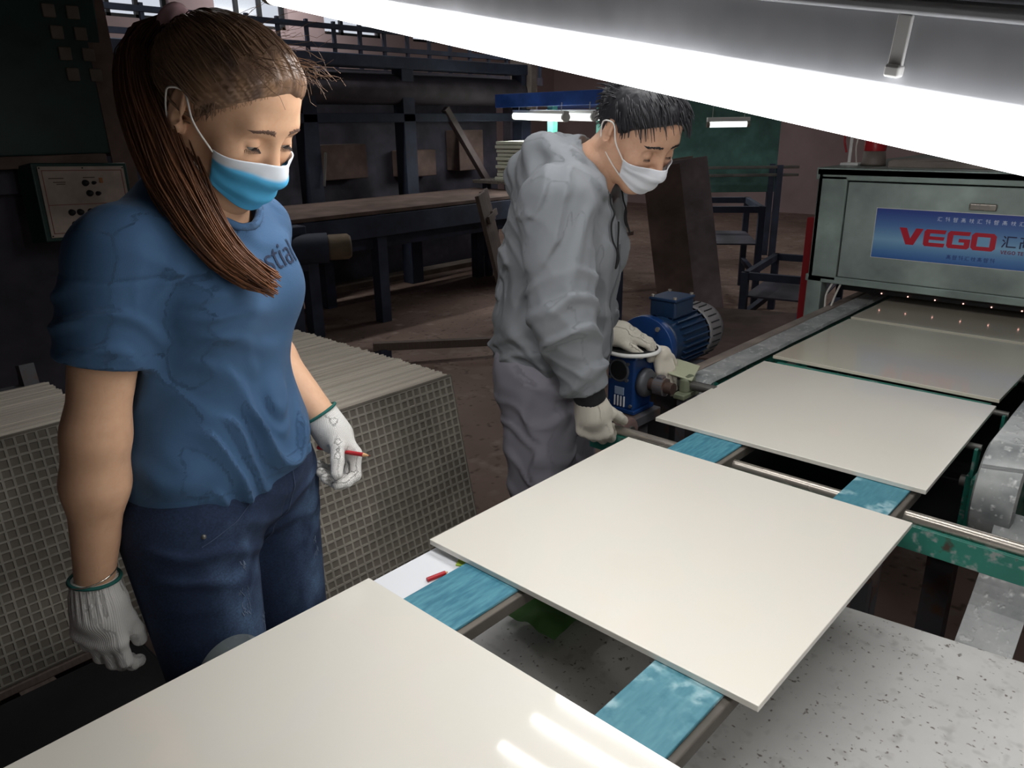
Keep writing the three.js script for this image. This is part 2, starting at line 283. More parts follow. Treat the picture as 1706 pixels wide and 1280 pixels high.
{ // two blue slide strips that carry the tiles
  for (const [z0, z1, m, l] of [[.088, .203, M.stripBlue, 'teal blue slide strip under the tiles beside the white sheet'], [.452, .553, M.strip, 'worn teal slide strip with white smears under the tiles beside the dusty table']]) {
    const t = thing('slide_strip', l, 'strip', [-1.4, 0, 0]);
    const s = new THREE.PlaneGeometry(2.2, z1 - z0, 160, 10); s.rotateX(-Math.PI / 2); const p = s.attributes.position;
    obj('belt_face', place(rb(2.21, .006, z1 - z0, 0, 0, 0, .002), 1.1, .7665, (z0 + z1) / 2), m, t);
    obj('carrier_bar', rb(2.2, .022, z1 - z0 + .012, 1.1, .7525, (z0 + z1) / 2 + .004, .003), M.board, t);
    obj('carrier_rail', rb(2.2, .04, .03, 1.1, .7215, (z0 + z1) / 2, .004), M.darkSteel, t);
    for (const x of [.15, 1.1]) obj('post', bx(.04, .151, .03, x, .626, (z0 + z1) / 2), M.darkSteel, t);
    obj('post', bx(.04, .7, .03, 2.16, .351, (z0 + z1) / 2), M.darkSteel, t);
  }
}
{ const s = thing('paper_sheet', 'white sheet of card lying beside the blue strip under the tiles', 'card', [-.3, 0, 0]);
  obj('sheet', rb(.42, .004, .08, .375, .757, .0415, .001), M.paper, s);
  obj('support_board', rb(.42, .02, .07, .375, .745, .046, .002), M.board, s);
  for (const x of [.22, .53]) obj('post', bx(.03, .735, .03, x, .3675, .046), M.darkSteel, s); }
function pencil(label, a, b, lead = true) {
  const t = thing('red_pencil', label, 'pencil', a), d = V(...b).sub(V(...a)), L = d.length(); t.quaternion.setFromUnitVectors(V(1, 0, 0), d.normalize());
  obj('painted_shaft', cyl(.0038, .0038, L * .86, L * .43, 0, 0, 0, 0, Math.PI / 2, 6), M.red, t);
  obj('sharpened_cone', cyl(.0012, .0037, L * .1, L * .91, 0, 0, 0, 0, -Math.PI / 2, 12), M.woodTip, t);
  obj('lead', cyl(.0002, .0012, L * .04, L * .98, 0, 0, 0, 0, -Math.PI / 2, 8), M.lead, t); return t;
}
pencil('short red pencil stub lying on the white sheet beside the blue strip', [-.068, .7628, .07], [-.03, .7628, .078]);
tag(obj('green_tag', place(rb(.03, .002, .02, 0, 0, 0, .0008), .012, .7606, .072, 0, .5, 0), M.yellowGreen), 'small yellow green tag on the white sheet by the strip', 'tag');
{ // cross beam held by the man: green angle with a bare steel rod on top
  const t = thing('cross_beam', 'green painted cross beam with bare steel rod on top across the conveyor', 'beam', [.7, 0, 0]);
  plabel(obj('rod', bar([-.005, .742, -.17], [.0, .742, 1.15], .0115, 14), M.steel, t), 'wet bare steel rod');
  obj('angle_bar', [rb(.012, .05, 1.32, -.012, .706, .49, .002), rb(.04, .006, 1.32, .004, .73, .49, .002)], M.greenPaint, t);
  for (const z of [-.1, .93]) obj('post', bx(.04, .7, .04, .012, .35, z), M.darkSteel, t);
}
{ // dusty steel table under the tiles
  const t = thing('dusty_table', 'grey white dusty steel table below the tiles on the near side', 'table', [0, 0, 0]);
  obj('table_top', rb(2.6, .012, 1.9, -.635, .544, .9, .002, 0, .13, 0), M.slurry, t);
  for (const [x, z] of [[-1.75, .35], [-1.75, 1.8], [.4, .1], [.6, 1.5]]) obj('leg', bx(.05, .538, .05, x, .269, z), M.darkSteel, t);
}
tag(obj('green_cloth', (() => { const g = new THREE.PlaneGeometry(.16, .13, 24, 20); g.rotateX(-Math.PI / 2); const p = g.attributes.position; for (let i = 0; i < p.count; i++) p.setY(i, .012 + .03 * fbm(p.getX(i) * 18, p.getZ(i) * 18, 3, 3)); g.translate(.22, .551, .1); g.computeVertexNormals(); return g; })(), M.greenCloth), 'crumpled green cloth lying on the table under the tiles', 'cloth');

function loopBelt(path, w, th) {                                       // closed belt: path of [x, y] loop, width along z
  const n = path.length, P = [], I = [];
  const off = path.map((p, i) => { const a = path[(i + n - 1) % n], b = path[(i + 1) % n]; let tx = b[0] - a[0], ty = b[1] - a[1]; const l = Math.hypot(tx, ty); return [p[0] + ty / l * th, p[1] - tx / l * th]; });
  const C = [[path, -w / 2], [path, w / 2], [off, w / 2 - th * .5], [off, -w / 2 + th * .5]];
  for (let k = 0; k < 4; k++) { const b0 = P.length / 3, [p, z] = C[k], [q, y] = C[(k + 1) % 4]; for (let i = 0; i <= n; i++) { const j = i % n; P.push(p[j][0], p[j][1], z, q[j][0], q[j][1], y); if (i < n) { const a = b0 + i * 2; I.push(a, a + 1, a + 3, a, a + 3, a + 2); } } }
  const g = new THREE.BufferGeometry(); g.setAttribute('position', new THREE.Float32BufferAttribute(P, 3)); g.setIndex(I); g.computeVertexNormals(); return g;
}
function stadium(x0, x1, y, r, seg = 36, bulge = 0) { const p = []; for (let k = 0; k <= seg; k++) { const a = Math.PI / 2 + Math.PI * k / seg; p.push([x0 + r * Math.cos(a), y - r + r * Math.sin(a)]); } for (let k = 1; k < 14; k++) p.push([mix(x0, x1, k / 14), y - 2 * r]); for (let k = 0; k <= seg; k++) { const a = -Math.PI / 2 + Math.PI * k / seg; p.push([x1 + r * Math.cos(a), y - r + r * Math.sin(a)]); } for (let k = 1; k < 24; k++) p.push([mix(x1, x0, k / 24), y + bulge * Math.sin(k * 2.1)]); return p; }
function sideBelt(label, z, x0, r, w, y) {
  const t = thing('side_belt', label, 'belt', [0, 0, z]);
  plabel(obj('belt_loop', loopBelt(stadium(x0, 3.6, y, r, 36, .001), w, .009), M.wetBelt, t), 'grey wet rubber belt');
  for (const x of [x0, 3.6]) { obj('pulley', cyl(r - .002, r - .002, w * .96, x, y - r, 0, Math.PI / 2, 0, 0, 32), M.greenPaint, t); obj('axle', cyl(.014, .014, w + .09, x, y - r, 0, Math.PI / 2, 0, 0, 14), M.dullSteel, t); }
  obj('side_rail', rb(3.6 - x0, .05, w * .6, (x0 + 3.6) / 2, y - r, 0, .004), M.greenPaint, t);
  for (const x of [x0 + .2, 3.3]) obj('post', bx(.05, y - r, .05, x, (y - r) / 2, 0), M.darkSteel, t);
}
sideBelt('grey wet side belt running along the motor side of the conveyor', -.105, 1.12, .05, .075, .762);
sideBelt('broad grey wet side belt curling over its end pulley beyond the green beam', .655, 1.12, .11, .085, .772);
{ // outer rail beside the left belt
  const t = thing('edge_rail', 'tan dusty edge rail outside the wet belt by the motor', 'rail', [1.15, 0, -.175]);
  obj('rail_bar', rb(2.3, .04, .035, 1.15, .742, 0, .005), M.cream, t); for (const x of [.1, 2.1]) obj('post', bx(.04, .723, .03, x, .3615, 0), M.darkSteel, t);
  const c = []; for (let k = 0; k <= 10; k++) c.push([.05 + .06 * Math.sin(k), .76 - .01 * k, -.01]);
}
{ // rollers and green cross bars between the belts
  for (const x of [1.12, 1.39, 1.72, 2.03, 2.2]) {
    const t = thing('support_roller', 'green painted roller bar under the tiles between the side belts', 'roller', [x, 0, 0], 0, 'green support rollers of the conveyor');
    obj('roller_tube', cyl(.02, .02, .56, 0, .7495, .275, Math.PI / 2, 0, 0, 20), M.greenPaint, t);
    obj('axle', cyl(.008, .008, .645, 0, .7495, .275, Math.PI / 2, 0, 0, 12), M.dullSteel, t);
    for (const z of [-.045, .59]) obj('bracket', [rb(.04, .07, .008, 0, .715, z, .002), bx(.03, .17, .02, 0, .596, z)], M.greenPaint, t);
  }
  const t = thing('conveyor_frame', 'dark green steel frame plate under the side belts', 'frame', [0, 0, 0]);
  obj('side_plate', rb(2.2, .16, .012, 2.15, .6, -.06, .003), M.greenPaint, t); obj('side_plate', rb(2.2, .2, .012, 2.15, .6, .606, .003), M.greenPaint, t);
  obj('bottom_tray', rb(2.2, .01, .63, 2.15, .505, .275, .003), M.blackRubber, t);
  for (const [x, z] of [[1.2, 0], [1.2, .55], [3.1, 0], [3.1, .55]]) obj('leg', bx(.06, .5, .06, x, .25, z), M.darkSteel, t);
}
// ---------------------------------------------------------------- people: shared builders (local frame: x = the person's left, y up, z facing)
const nrm = (a) => { const l = Math.hypot(...a); return a.map((q) => q / l); };
const crs = (a, b) => [a[1] * b[2] - a[2] * b[1], a[2] * b[0] - a[0] * b[2], a[0] * b[1] - a[1] * b[0]];
function handField(O, along, thumb, o = {}) {                          // palm and five jointed fingers; o.curl = per finger [knuckle, middle, tip]
  const U = nrm(along), D = nrm(crs(U, thumb)), T = crs(D, U), sgn = o.side ?? 1, s = o.scale ?? 1, inf = o.inflate ?? 0;   // D = dorsal side when side = 1
  const palm = [], fingers = [];
  const xs = [.028, .009, -.0105, -.029], base = [.084, .088, .084, .075], len = [[.04, .024, .02], [.044, .028, .021], [.041, .026, .02], [.032, .02, .018]], rad = [.0093, .0096, .0092, .0082];
  const curl = o.curl ?? [[.35, .5, .3], [.4, .55, .35], [.45, .55, .35], [.5, .6, .4]], spread = o.spread ?? [.1, .02, -.05, -.13];
  palm.push(rc([.0, -.045, 0], [0, .012, 0], .025, .024));
  for (let i = 0; i < 4; i++) {
    palm.push(rc([xs[i] * .72, .014, -.002], [xs[i], base[i] - .006, 0], .0155, .0125));
    let p = [xs[i], base[i], -.001], a = 0; const list = [];
    for (let k = 0; k < 3; k++) { a += curl[i][k]; const l = len[i][k], q = [p[0] + Math.sin(spread[i]) * l * Math.cos(a), p[1] + Math.cos(a) * l, p[2] - Math.sin(a) * l]; list.push(rc(p, q, rad[i] * (1 - .07 * k), rad[i] * (.93 - .07 * k))); p = q; }
    fingers.push(list);
  }
  const tc = o.thumb ?? { out: .75, down: .35, bend: .25 }, tb = [.021, .018, -.008]; let p = tb; const tl = [];
  for (let k = 0; k < 3; k++) { const l = [.04, .03, .026][k], a = tc.out - tc.bend * k, q = [p[0] + Math.sin(a) * l, p[1] + Math.cos(a) * Math.cos(tc.down) * l, p[2] - Math.sin(tc.down) * l * (k ? 1 : .6)]; tl.push(rc(p, q, [.0155, .0115, .0105][k], [.0115, .0105, .009][k])); p = q; }
  fingers.push(tl); palm.push(rc([.012, .03, -.008], tb, .016, .0155));
  return (x, y, z) => {
    const px = (x - O[0]) / s, py = (y - O[1]) / s, pz = (z - O[2]) / s;
    const a = px * T[0] + py * T[1] + pz * T[2], b = px * U[0] + py * U[1] + pz * U[2], c = (px * D[0] + py * D[1] + pz * D[2]) * sgn;
    if (b > .3 || b < -.2) return Math.hypot(a, b, c) * s - .2 * s;
    let d = 1e3; for (const f of palm) d = smin(d, f(a, b, c), .014);
    let best = 1e3; for (const F of fingers) { let e = 1e3; for (const f of F) e = smin(e, f(a, b, c), .004); best = smin(best, e, .0025); }
    return (smin(d, best, .009) - inf) * s;
  };
}
function headField(o) {                                                // head in its own frame: z is the face
  const s = o.scale, base = [
    [el([0, .026, -.012], [.0745, .08, .093]), 0], [el([0, .046, .03], [.062, .05, .056]), .03], [el([0, -.03, .03], [.0595, .08, .058]), .03],
    [rc([.047, -.05, .005], [.016, -.098, .062], .022, .018), .022], [rc([-.047, -.05, .005], [-.016, -.098, .062], .022, .018), .022], [el([0, -.098, .066], [.024, .017, .018]), .02],
    [el([.037, -.022, .062], [.027, .024, .022]), .025], [el([-.037, -.022, .062], [.027, .024, .022]), .025],
    [rc([-.034, .022, .073], [.034, .022, .073], .013, .013), .02],
    [rc([0, .004, .085], [0, -.034, .1045], .0075, .0105), .014], [el([.0115, -.037, .094], [.009, .0075, .0095]), .008], [el([-.0115, -.037, .094], [.009, .0075, .0095]), .008],
    [el([0, -.066, .083], [.023, .011, .012]), .012],
  ];
  const neck = o.neck ? rc(o.neck[0], o.neck[1], o.neck[2], o.neck[3]) : null;
  const sock = [el([.033, .002, .094], [.019, .0125, .015]), el([-.033, .002, .094], [.019, .0125, .015])];
  const ball = [.0325, -.0325].map((x) => el([x, -.001, .0735], [.0142, .0142, .0142])), gap = o.gap ?? .0022, gy = o.gazeY ?? -.006;
  const ears = [1, -1].map((q) => { const c = el([q * .0775, -.004, -.012], [.0075, .032, .0185], [0, q * .42, 0]), lobe = el([q * .0745, -.029, -.004], [.0065, .011, .009]), rim = el([q * .0855, .0, -.011], [.0045, .021, .0105], [0, q * .42, 0]), con = el([q * .083, -.012, -.004], [.0055, .01, .007]); return (x, y, z) => smax(smax(smin(c(x, y, z), lobe(x, y, z), .008), -rim(x, y, z), .004), -con(x, y, z), .004); });
  return (X, Y, Z) => {
    const x = X / s, y = Y / s, z = Z / s; let d = base[0][0](x, y, z); for (let i = 1; i < base.length; i++) d = smin(d, base[i][0](x, y, z), base[i][1]);
    d = smax(d, -sock[0](x, y, z), .012); d = smax(d, -sock[1](x, y, z), .012);
    if (z > .04) for (const b of ball) { let e = b(x, y, z); const yy = y - gy - .0035 * (1 - Math.pow((Math.abs(x) - .0325) / .013, 2)); e = smax(e, gap - Math.abs(yy), .0015); d = smin(d, e, .003); }
    d = smin(d, ears[0](x, y, z), .006); d = smin(d, ears[1](x, y, z), .006);
    if (neck) d = smin(d, neck(x, y, z), .02);
    return d * s;
  };
}
function onSurface(f, from, to, n = 60) {                              // first point of f <= 0 from `from` towards `to`
  let a = 0; for (let i = 1; i <= n; i++) { const t = i / n, p = from.map((q, k) => mix(q, to[k], t)); if (f(...p) <= 0) { let lo = a, hi = t; for (let j = 0; j < 14; j++) { const m = (lo + hi) / 2; if (f(...from.map((q, k) => mix(q, to[k], m))) <= 0) hi = m; else lo = m; } return from.map((q, k) => mix(q, to[k], hi)); } a = t; }
  return to;
}
function faceMask(f, s, colour, o = {}) {                                  // pleated sheet over nose, mouth and chin
  const nu = 46, nv = 40, P = [], C = [], I = [], muzzle = el([0, -.045 * s, .07 * s], [.034 * s, .05 * s, .038 * s]), fs = (x, y, z) => smin(f(x, y, z), muzzle(x, y, z), .03);
  const grid = (lift) => { for (let j = 0; j <= nv; j++) for (let i = 0; i <= nu; i++) {
    const v = j / nv, u = i / nu * 2 - 1, aMax = mix(1.02, .9, v), a = u * aMax, y0 = mix(o.top ?? -.008, -.1, v) * s - (1 - v) * .012 * s * Math.abs(u) + v * .022 * s * Math.pow(Math.abs(u), 1.5);
    const R = .2 * s, yo = y0 - Math.max(0, v - .75) * .1 * s, dir = [Math.sin(a), 0, Math.cos(a)];
    const c = [0, y0 + Math.max(0, v - .8) * .09 * s, .012 * s], q = onSurface(fs, [c[0] + dir[0] * R, yo, c[2] + dir[2] * R], c, 70);
    const ed = Math.pow(Math.abs(u), 6), pleat = .0022 * Math.sin(clamp((v - .2) / .62) * Math.PI * 3) * (1 - ed) * (v > .2 && v < .85 ? 1 : 0), wr = .0016 * (fbm(u * 5 + 3, v * 7, 2.2, 3) - .5);
    const off = (.0045 + pleat + wr + lift) ; P.push(q[0] + dir[0] * off, q[1], q[2] + dir[2] * off); const k = colour(u, v); C.push(...k);
  } };
  grid(0); const n = P.length / 3; grid(-.0018);
  for (let j = 0; j < nv; j++) for (let i = 0; i < nu; i++) { const a = j * (nu + 1) + i, b = a + 1, c = a + nu + 1, d = c + 1; I.push(a, c, b, b, c, d, a + n, b + n, c + n, b + n, d + n, c + n); }
  const edge = []; for (let i = 0; i <= nu; i++) edge.push(i); for (let j = 1; j <= nv; j++) edge.push(j * (nu + 1) + nu); for (let i = nu - 1; i >= 0; i--) edge.push(nv * (nu + 1) + i); for (let j = nv - 1; j > 0; j--) edge.push(j * (nu + 1));
  for (let k = 0; k < edge.length; k++) { const a = edge[k], b = edge[(k + 1) % edge.length]; I.push(a, b, a + n, b, b + n, a + n); }
  const g = new THREE.BufferGeometry(); g.setAttribute('position', new THREE.Float32BufferAttribute(P, 3)); g.setAttribute('color', new THREE.Float32BufferAttribute(C, 3)); g.setIndex(I); g.computeVertexNormals(); boxUV(g);
  const at = (i, j) => P.slice((j * (nu + 1) + i) * 3, (j * (nu + 1) + i) * 3 + 3);
  return { g, corners: [at(0, 2), at(0, nv - 3), at(nu, 2), at(nu, nv - 3)] };
}
function strandGeo(paths, r0, r1, sides = 4) {                              // many thin tapered strands in one geometry
  const P = [], N = [], I = [];
  for (const [pts, k = 1] of paths) {
    const m = pts.length, b0 = P.length / 3;
    for (let i = 0; i < m; i++) {
      const a = pts[Math.max(0, i - 1)], b = pts[Math.min(m - 1, i + 1)], t = nrm([b[0] - a[0], b[1] - a[1], b[2] - a[2] + 1e-9]); let u = crs(t, [.31, .9, .3]); u = nrm(u); const w = crs(t, u), r = mix(r0, r1, i / (m - 1)) * k;
      for (let q = 0; q < sides; q++) { const c = Math.cos(q / sides * 6.2832), s = Math.sin(q / sides * 6.2832), n = [u[0] * c + w[0] * s, u[1] * c + w[1] * s, u[2] * c + w[2] * s]; P.push(pts[i][0] + n[0] * r, pts[i][1] + n[1] * r, pts[i][2] + n[2] * r); N.push(...n); }
    }
    for (let i = 0; i < m - 1; i++) for (let q = 0; q < sides; q++) { const a = b0 + i * sides + q, b = b0 + i * sides + (q + 1) % sides; I.push(a, b, a + sides, b, b + sides, a + sides); }
  }
  const g = new THREE.BufferGeometry(); g.setAttribute('position', new THREE.Float32BufferAttribute(P, 3)); g.setAttribute('normal', new THREE.Float32BufferAttribute(N, 3)); g.setIndex(I); return boxUV(g);
}
function headMatrix(pos, yaw, pitch, roll) { return new THREE.Matrix4().compose(V(...pos), new THREE.Quaternion().setFromEuler(new THREE.Euler(pitch, yaw, roll, 'YXZ')), V(1, 1, 1)); }
const T_weave = tex(128, (u, v) => .5 + .25 * Math.sin(u * 2 * Math.PI * 16) + .25 * Math.sin(v * 2 * Math.PI * 16) + .2 * (pfbm(u, v, 16, 2, 7) - .5), .02, false);
const T_knit = tex(128, (u, v) => .5 + .3 * Math.sin(u * 2 * Math.PI * 8) + .3 * Math.sin(v * 2 * Math.PI * 12 + Math.sin(u * 2 * Math.PI * 8)) , .022, false);
const T_skin = tex(256, (u, v) => { const n = pfbm(u, v, 10, 4, 101), m = pfbm(u, v, 50, 2, 102); return [.96 + .06 * (n - .5), .95 + .08 * (n - .5) - .04 * (m - .5), .94 + .08 * (n - .5) - .05 * (m - .5)]; }, .12);
const skinMat = (c) => mat(c, .5, { map: T_skin, specularIntensity: .5 });
const gloveMat = mat(0xe4e2de, .95, { bumpMap: T_knit, bumpScale: .0007 });
const eyeMat = mat(0x9a928c, .25), irisMat = mat(0x1c120e, .15);
function eyes(s, parentName, body, Mx, gaze) {                                 // eyeballs with dark irises
  for (const q of [1, -1]) { const g = new THREE.SphereGeometry(.0128 * s, 20, 14); g.translate(q * .0325 * s, -.001 * s, .0735 * s); g.applyMatrix4(Mx); const e = obj('eyeball', g, eyeMat, body);
    const c = new THREE.SphereGeometry(.007 * s, 16, 10); c.scale(1, 1, .5); const gz = Math.sqrt(1 - (gaze[0] ** 2 + gaze[1] ** 2) / .0128 ** 2), G = V(gaze[0] / .0128, gaze[1] / .0128, gz); c.applyQuaternion(new THREE.Quaternion().setFromUnitVectors(V(0, 0, 1), G)); c.translate(q * .0325 * s + G.x * .0099 * s, -.001 * s + G.y * .0099 * s, .0735 * s + G.z * .0099 * s); c.applyMatrix4(Mx); obj('iris', c, irisMat, e); }
}
// ---------------------------------------------------------------- the woman in the blue T-shirt
const heldPencil = { at: null };
{
  const W = thing('person', 'woman in blue T-shirt, dark jeans and blue face mask beside tile stacks', 'person', [-.245, 0, -.235], 25 * Math.PI / 180);
  const skin = skinMat(0xe4b898), shirtM = mat(0x3b5c80, .9, { bumpMap: T_weave, bumpScale: .0003, sheen: .25, sheenColor: new THREE.Color(.4, .5, .65), sheenRoughness: .6 });
  const HS = .985, H = headMatrix([.002, 1.48, .108], -.1, .62, .02), Hi = H.clone().invert();
  const toHead = (p) => V(...p).applyMatrix4(Hi).toArray().map((q) => q / HS);
  const shR = [-.152, 1.296, .02], elR = [-.203, 1.065, -.012], wrR = [-.214, .842, -.056], shL = [.152, 1.296, .02], elL = [.212, 1.1, -.06], wrL = [.163, .972, .1];
  // skeleton
  const arms = un([rc(shR, elR, .049, .0375), rc(elR, [mix(elR[0], wrR[0], .3), mix(elR[1], wrR[1], .3), mix(elR[2], wrR[2], .3)], .0375, .0385), rc([mix(elR[0], wrR[0], .3), mix(elR[1], wrR[1], .3), mix(elR[2], wrR[2], .3)], wrR, .0385, .0265)], .03);
  const armL = un([rc(shL, elL, .05, .04), rc(elL, [mix(elL[0], wrL[0], .3), mix(elL[1], wrL[1], .3), mix(elL[2], wrL[2], .3)], .04, .041), rc([mix(elL[0], wrL[0], .3), mix(elL[1], wrL[1], .3), mix(elL[2], wrL[2], .3)], wrL, .04, .0275)], .02);
  const hip = { R: [-.092, .88, .01], L: [.092, .88, .01] }, knee = { R: [-.1, .47, .04], L: [.1, .47, .03] }, ank = { R: [-.105, .09, 0], L: [.105, .09, -.01] };
  const torso = un([el([0, 1.2, .022], [.138, .16, .094]), rc([-.12, 1.3, .025], [.12, 1.3, .025], .046, .046), rc([-.1, 1.315, .025], [0, 1.345, .04], .036, .05), rc([.1, 1.315, .025], [0, 1.345, .04], .036, .05),
    el([.06, 1.222, .084], [.058, .056, .05]), el([-.062, 1.222, .084], [.058, .056, .05]), el([0, 1.06, .006], [.125, .14, .088]), el([0, .955, .008], [.16, .115, .114])], .05);
  const neck = rc([0, 1.335, .042], [0, 1.43, .09], .053, .05);
  const legs = un([rc(hip.R, knee.R, .088, .058), rc(hip.L, knee.L, .088, .058), rc(knee.R, ank.R, .055, .036), rc(knee.L, ank.L, .055, .036), rc(ank.R, [-.115, .045, .13], .035, .03), rc(ank.L, [.115, .045, .12], .035, .03)], .03);
  // hands: right hangs relaxed, left pinches a pencil
  const hR = { along: [-.1, -1, -.04], thumb: [.25, 0, 1] }, hL = { along: [.1, -.86, .5], thumb: [-.45, .35, .8] };
  const hoR = { side: 1, scale: .97, curl: [[.3, .5, .4], [.35, .55, .4], [.4, .6, .45], [.5, .65, .5]], spread: [.03, .0, -.03, -.06], thumb: { out: .3, down: .45, bend: .16 } };
  const hoL = { side: -1, scale: .88, curl: [[.7, .9, .4], [.9, 1.1, .6], [1.0, 1.15, .6], [1.05, 1.15, .6]], thumb: { out: .35, down: .75, bend: .12 } };
  const O = (w, a) => w.map((q, i) => q + nrm(a)[i] * .018);
  const handR = handField(O(wrR, hR.along), hR.along, hR.thumb, hoR), handL = handField(O(wrL, hL.along), hL.along, hL.thumb, hoL);
  const gloR = handField(O(wrR, hR.along), hR.along, hR.thumb, { ...hoR, inflate: .0028 }), gloL = handField(O(wrL, hL.along), hL.along, hL.thumb, { ...hoL, inflate: .0028 });
  const body = (x, y, z) => { let d = smin(torso(x, y, z) + .008, smin(arms(x, y, z), armL(x, y, z), .02), .03); d = smin(d, legs(x, y, z) + .006, .03); d = smin(d, neck(x, y, z), .025); return d; };
  const headF = headField({ scale: HS, gap: .002, gazeY: -.006, neck: [toHead([0, 1.34, .045]), toHead([0, 1.43, .09]), .052, .049] });
  const gHead = nets(headF, [-.1, -.16, -.13], [.1, .14, .13], .0028).applyMatrix4(H);
  const gBody = nets(body, [-.3, 0, -.2], [.3, 1.42, .24], .0085), gHa = nets((x, y, z) => Math.min(handR(x, y, z), 1), [-.32, .6, -.2], [-.1, .86, .12], .0035), gHb = nets(handL, [.04, .78, .0], [.3, .99, .25], .0035);
  const B = obj('body', merge([gBody, gHead, gHa, gHb]), skin, W, true);
  eyes(HS, 'eye', W, H, [.001, -.006]);
  // brows
  for (const q of [1, -1]) { const st = []; for (let k = 0; k < 130; k++) { const t = k / 129, x = q * mix(.014, .052, t), y = .024 + .006 * Math.sin(t * 2.4) - .006 * t; const a = onSurface(headF, [x * HS, y * HS, .14], [x * HS * .8, y * HS, .02]), b = onSurface(headF, [(x + q * .009) * HS, (y + .003 - .004 * t) * HS, .14], [x * HS * .8, y * HS, .02]); a[1] += rr(-.0045, .0035) * (1 - .5 * t); st.push([[a, a.map((v, i) => mix(v, b[i], .5) + (i === 2 ? .0012 : 0)), b]]); } obj('eyebrow', strandGeo(st, .0005, .00025).applyMatrix4(H), mat(0x6d5448, .85), W); }
  for (const q of [1, -1]) { const st = []; for (let k = 0; k < 26; k++) { const t = k / 25 * 2 - 1, x = q * .0325 + t * .0125, y = -.0035 - .0035 * t * t + .001, z = .0735 + Math.sqrt(Math.max(0, .0142 ** 2 - (t * .0125) ** 2 - .004 ** 2)); st.push([[[x * HS, y * HS, z * HS], [x * HS + t * .001, y * HS - .0015, z * HS + .003], [x * HS + t * .002, y * HS - .0035, z * HS + .0055]]]); } obj('eyelash', strandGeo(st, .0004, .0002).applyMatrix4(H), mat(0x2a1f1b, .7), W); }
  // face mask
  const bl = lin(0x4fb3e6), wh = lin(0xdfe6ef); const mk = faceMask(headF, HS, (u, v) => mixc(wh, bl, sstep(.17, .24, v + .012 * Math.sin(u * 9))), { top: -.012 });
  const mask = plabel(obj('face_mask', mk.g.applyMatrix4(H), mat(0xffffff, .75, { vertexColors: true }), W), 'pale blue pleated mask with white top band');
  const wireM = mat(0xe9e6e2, .7);
  [[0, 1, -1], [2, 3, 1]].forEach(([a, b, q]) => { const A = mk.corners[a], Bc = mk.corners[b]; const e0 = [q * .083 * HS, .022, -.006], e1 = [q * .084 * HS, .004, -.028], e2 = [q * .08 * HS, -.03, -.014];
    const g = tube([A, [mix(A[0], e0[0], .5) + q * .008, mix(A[1], e0[1], .5), mix(A[2], e0[2], .5)], e0, [q * .088, .016, -.022], e1, e2, [mix(e2[0], Bc[0], .5) + q * .006, mix(e2[1], Bc[1], .5), mix(e2[2], Bc[2], .5)], Bc], .0013, 60, 6); obj('ear_loop', g.applyMatrix4(H), wireM, mask); });
  // hair: swept back to a high ponytail that falls over the right shoulder
  const cap0 = el([0, .028, -.015], [.0835, .0845, .101]), cap1 = el([0, .056, .024], [.073, .056, .068]), tie = [0, .05, -.108], td = nrm([tie[0], tie[1] - .03, tie[2] + .015]);
  const e1 = nrm(crs(td, [1, 0, 0])), e2 = crs(td, e1);
  const phase = (x, y, z) => { const q = [x, y - .03, z + .015]; return Math.atan2(q[0] * e2[0] + q[1] * e2[1] + q[2] * e2[2], q[0] * e1[0] + q[1] * e1[1] + q[2] * e1[2]); };
  const earCL = el([.088, -.004, -.006], [.032, .031, .02]), earCR = el([-.088, -.004, -.006], [.032, .031, .02]), earCut = (x, y, z) => x > 0 ? earCL(x, y, z) : earCR(x, y, z);
  const hairF = (X, Y, Z) => { const x = X / HS, y = Y / HS, z = Z / HS; let d = smin(cap0(x, y, z), cap1(x, y, z), .03); const a = phase(x, y, z); d += .0045 * (fbm(Math.cos(a) * 9 + 4, Math.sin(a) * 9 + 4, 1, 3) - .5) + .003 * (vn(Math.cos(a) * 34 + 40, Math.sin(a) * 34 + 40, 3) - .5);
    const part = Math.abs(x + .018 - .1 * (z - .05)); if (z > 0) d += .004 * Math.exp(-part * part / 1.6e-5) * sstep(.0, .03, z);
    const hl = y - (-.012 + 1.3 * (z - .014)) - .01 * (fbm(x * 60, z * 60, 5, 3) - .5); d += .0045 * sstep(.03, 0, hl); d = smax(d, -hl / 1.64, .006); return smax(d, -earCut(x, y, z), .004) * HS; };
  const gCap = nets(hairF, [-.11, -.13, -.14], [.11, .155, .13], .0034);
  const capR = (dir) => { const c = [0, .03 * HS, -.015 * HS]; return onSurface((x, y, z) => smin(cap0(x / HS, y / HS, z / HS), cap1(x / HS, y / HS, z / HS), .03), c.map((q, i) => q + dir[i] * .16), c, 40); };
  const strands = [], hr = mulberry(77);
  for (let k = 0; k < 760; k++) {
    const a = hr() * 6.2832, far = mix(.9, 2.0, Math.pow(hr(), .6)), pts = [], lift = .0005 + hr() * .0045, w = (hr() - .5) * .25; let bad = false;
    for (let i = 0; i <= 9; i++) { const t = i / 9, th = mix(far, .08, t), ph = a + w * Math.sin(t * 3); const c = Math.cos(ph), s = Math.sin(ph), dir = [0, 1, 2].map((q) => td[q] * Math.cos(th) + (e1[q] * c + e2[q] * s) * Math.sin(th)); const p = capR(dir); if (i === 0) { const hl = p[1] / HS - (-.012 + 1.3 * (p[2] / HS - .014)); if (hl < -.004 || earCut(p[0] / HS, p[1] / HS, p[2] / HS) < 0) { bad = true; break; } } const hv = p[1] / HS - (-.012 + 1.3 * (p[2] / HS - .014)), sink = -.0035 * sstep(.03, 0, hv); pts.push(p.map((q, j) => q + dir[j] * (sink + lift * Math.sin(Math.min(1, t * 1.3 + .1) * 3.1)))); }
    if (!bad) strands.push([pts, .6 + hr() * .8]);
  }
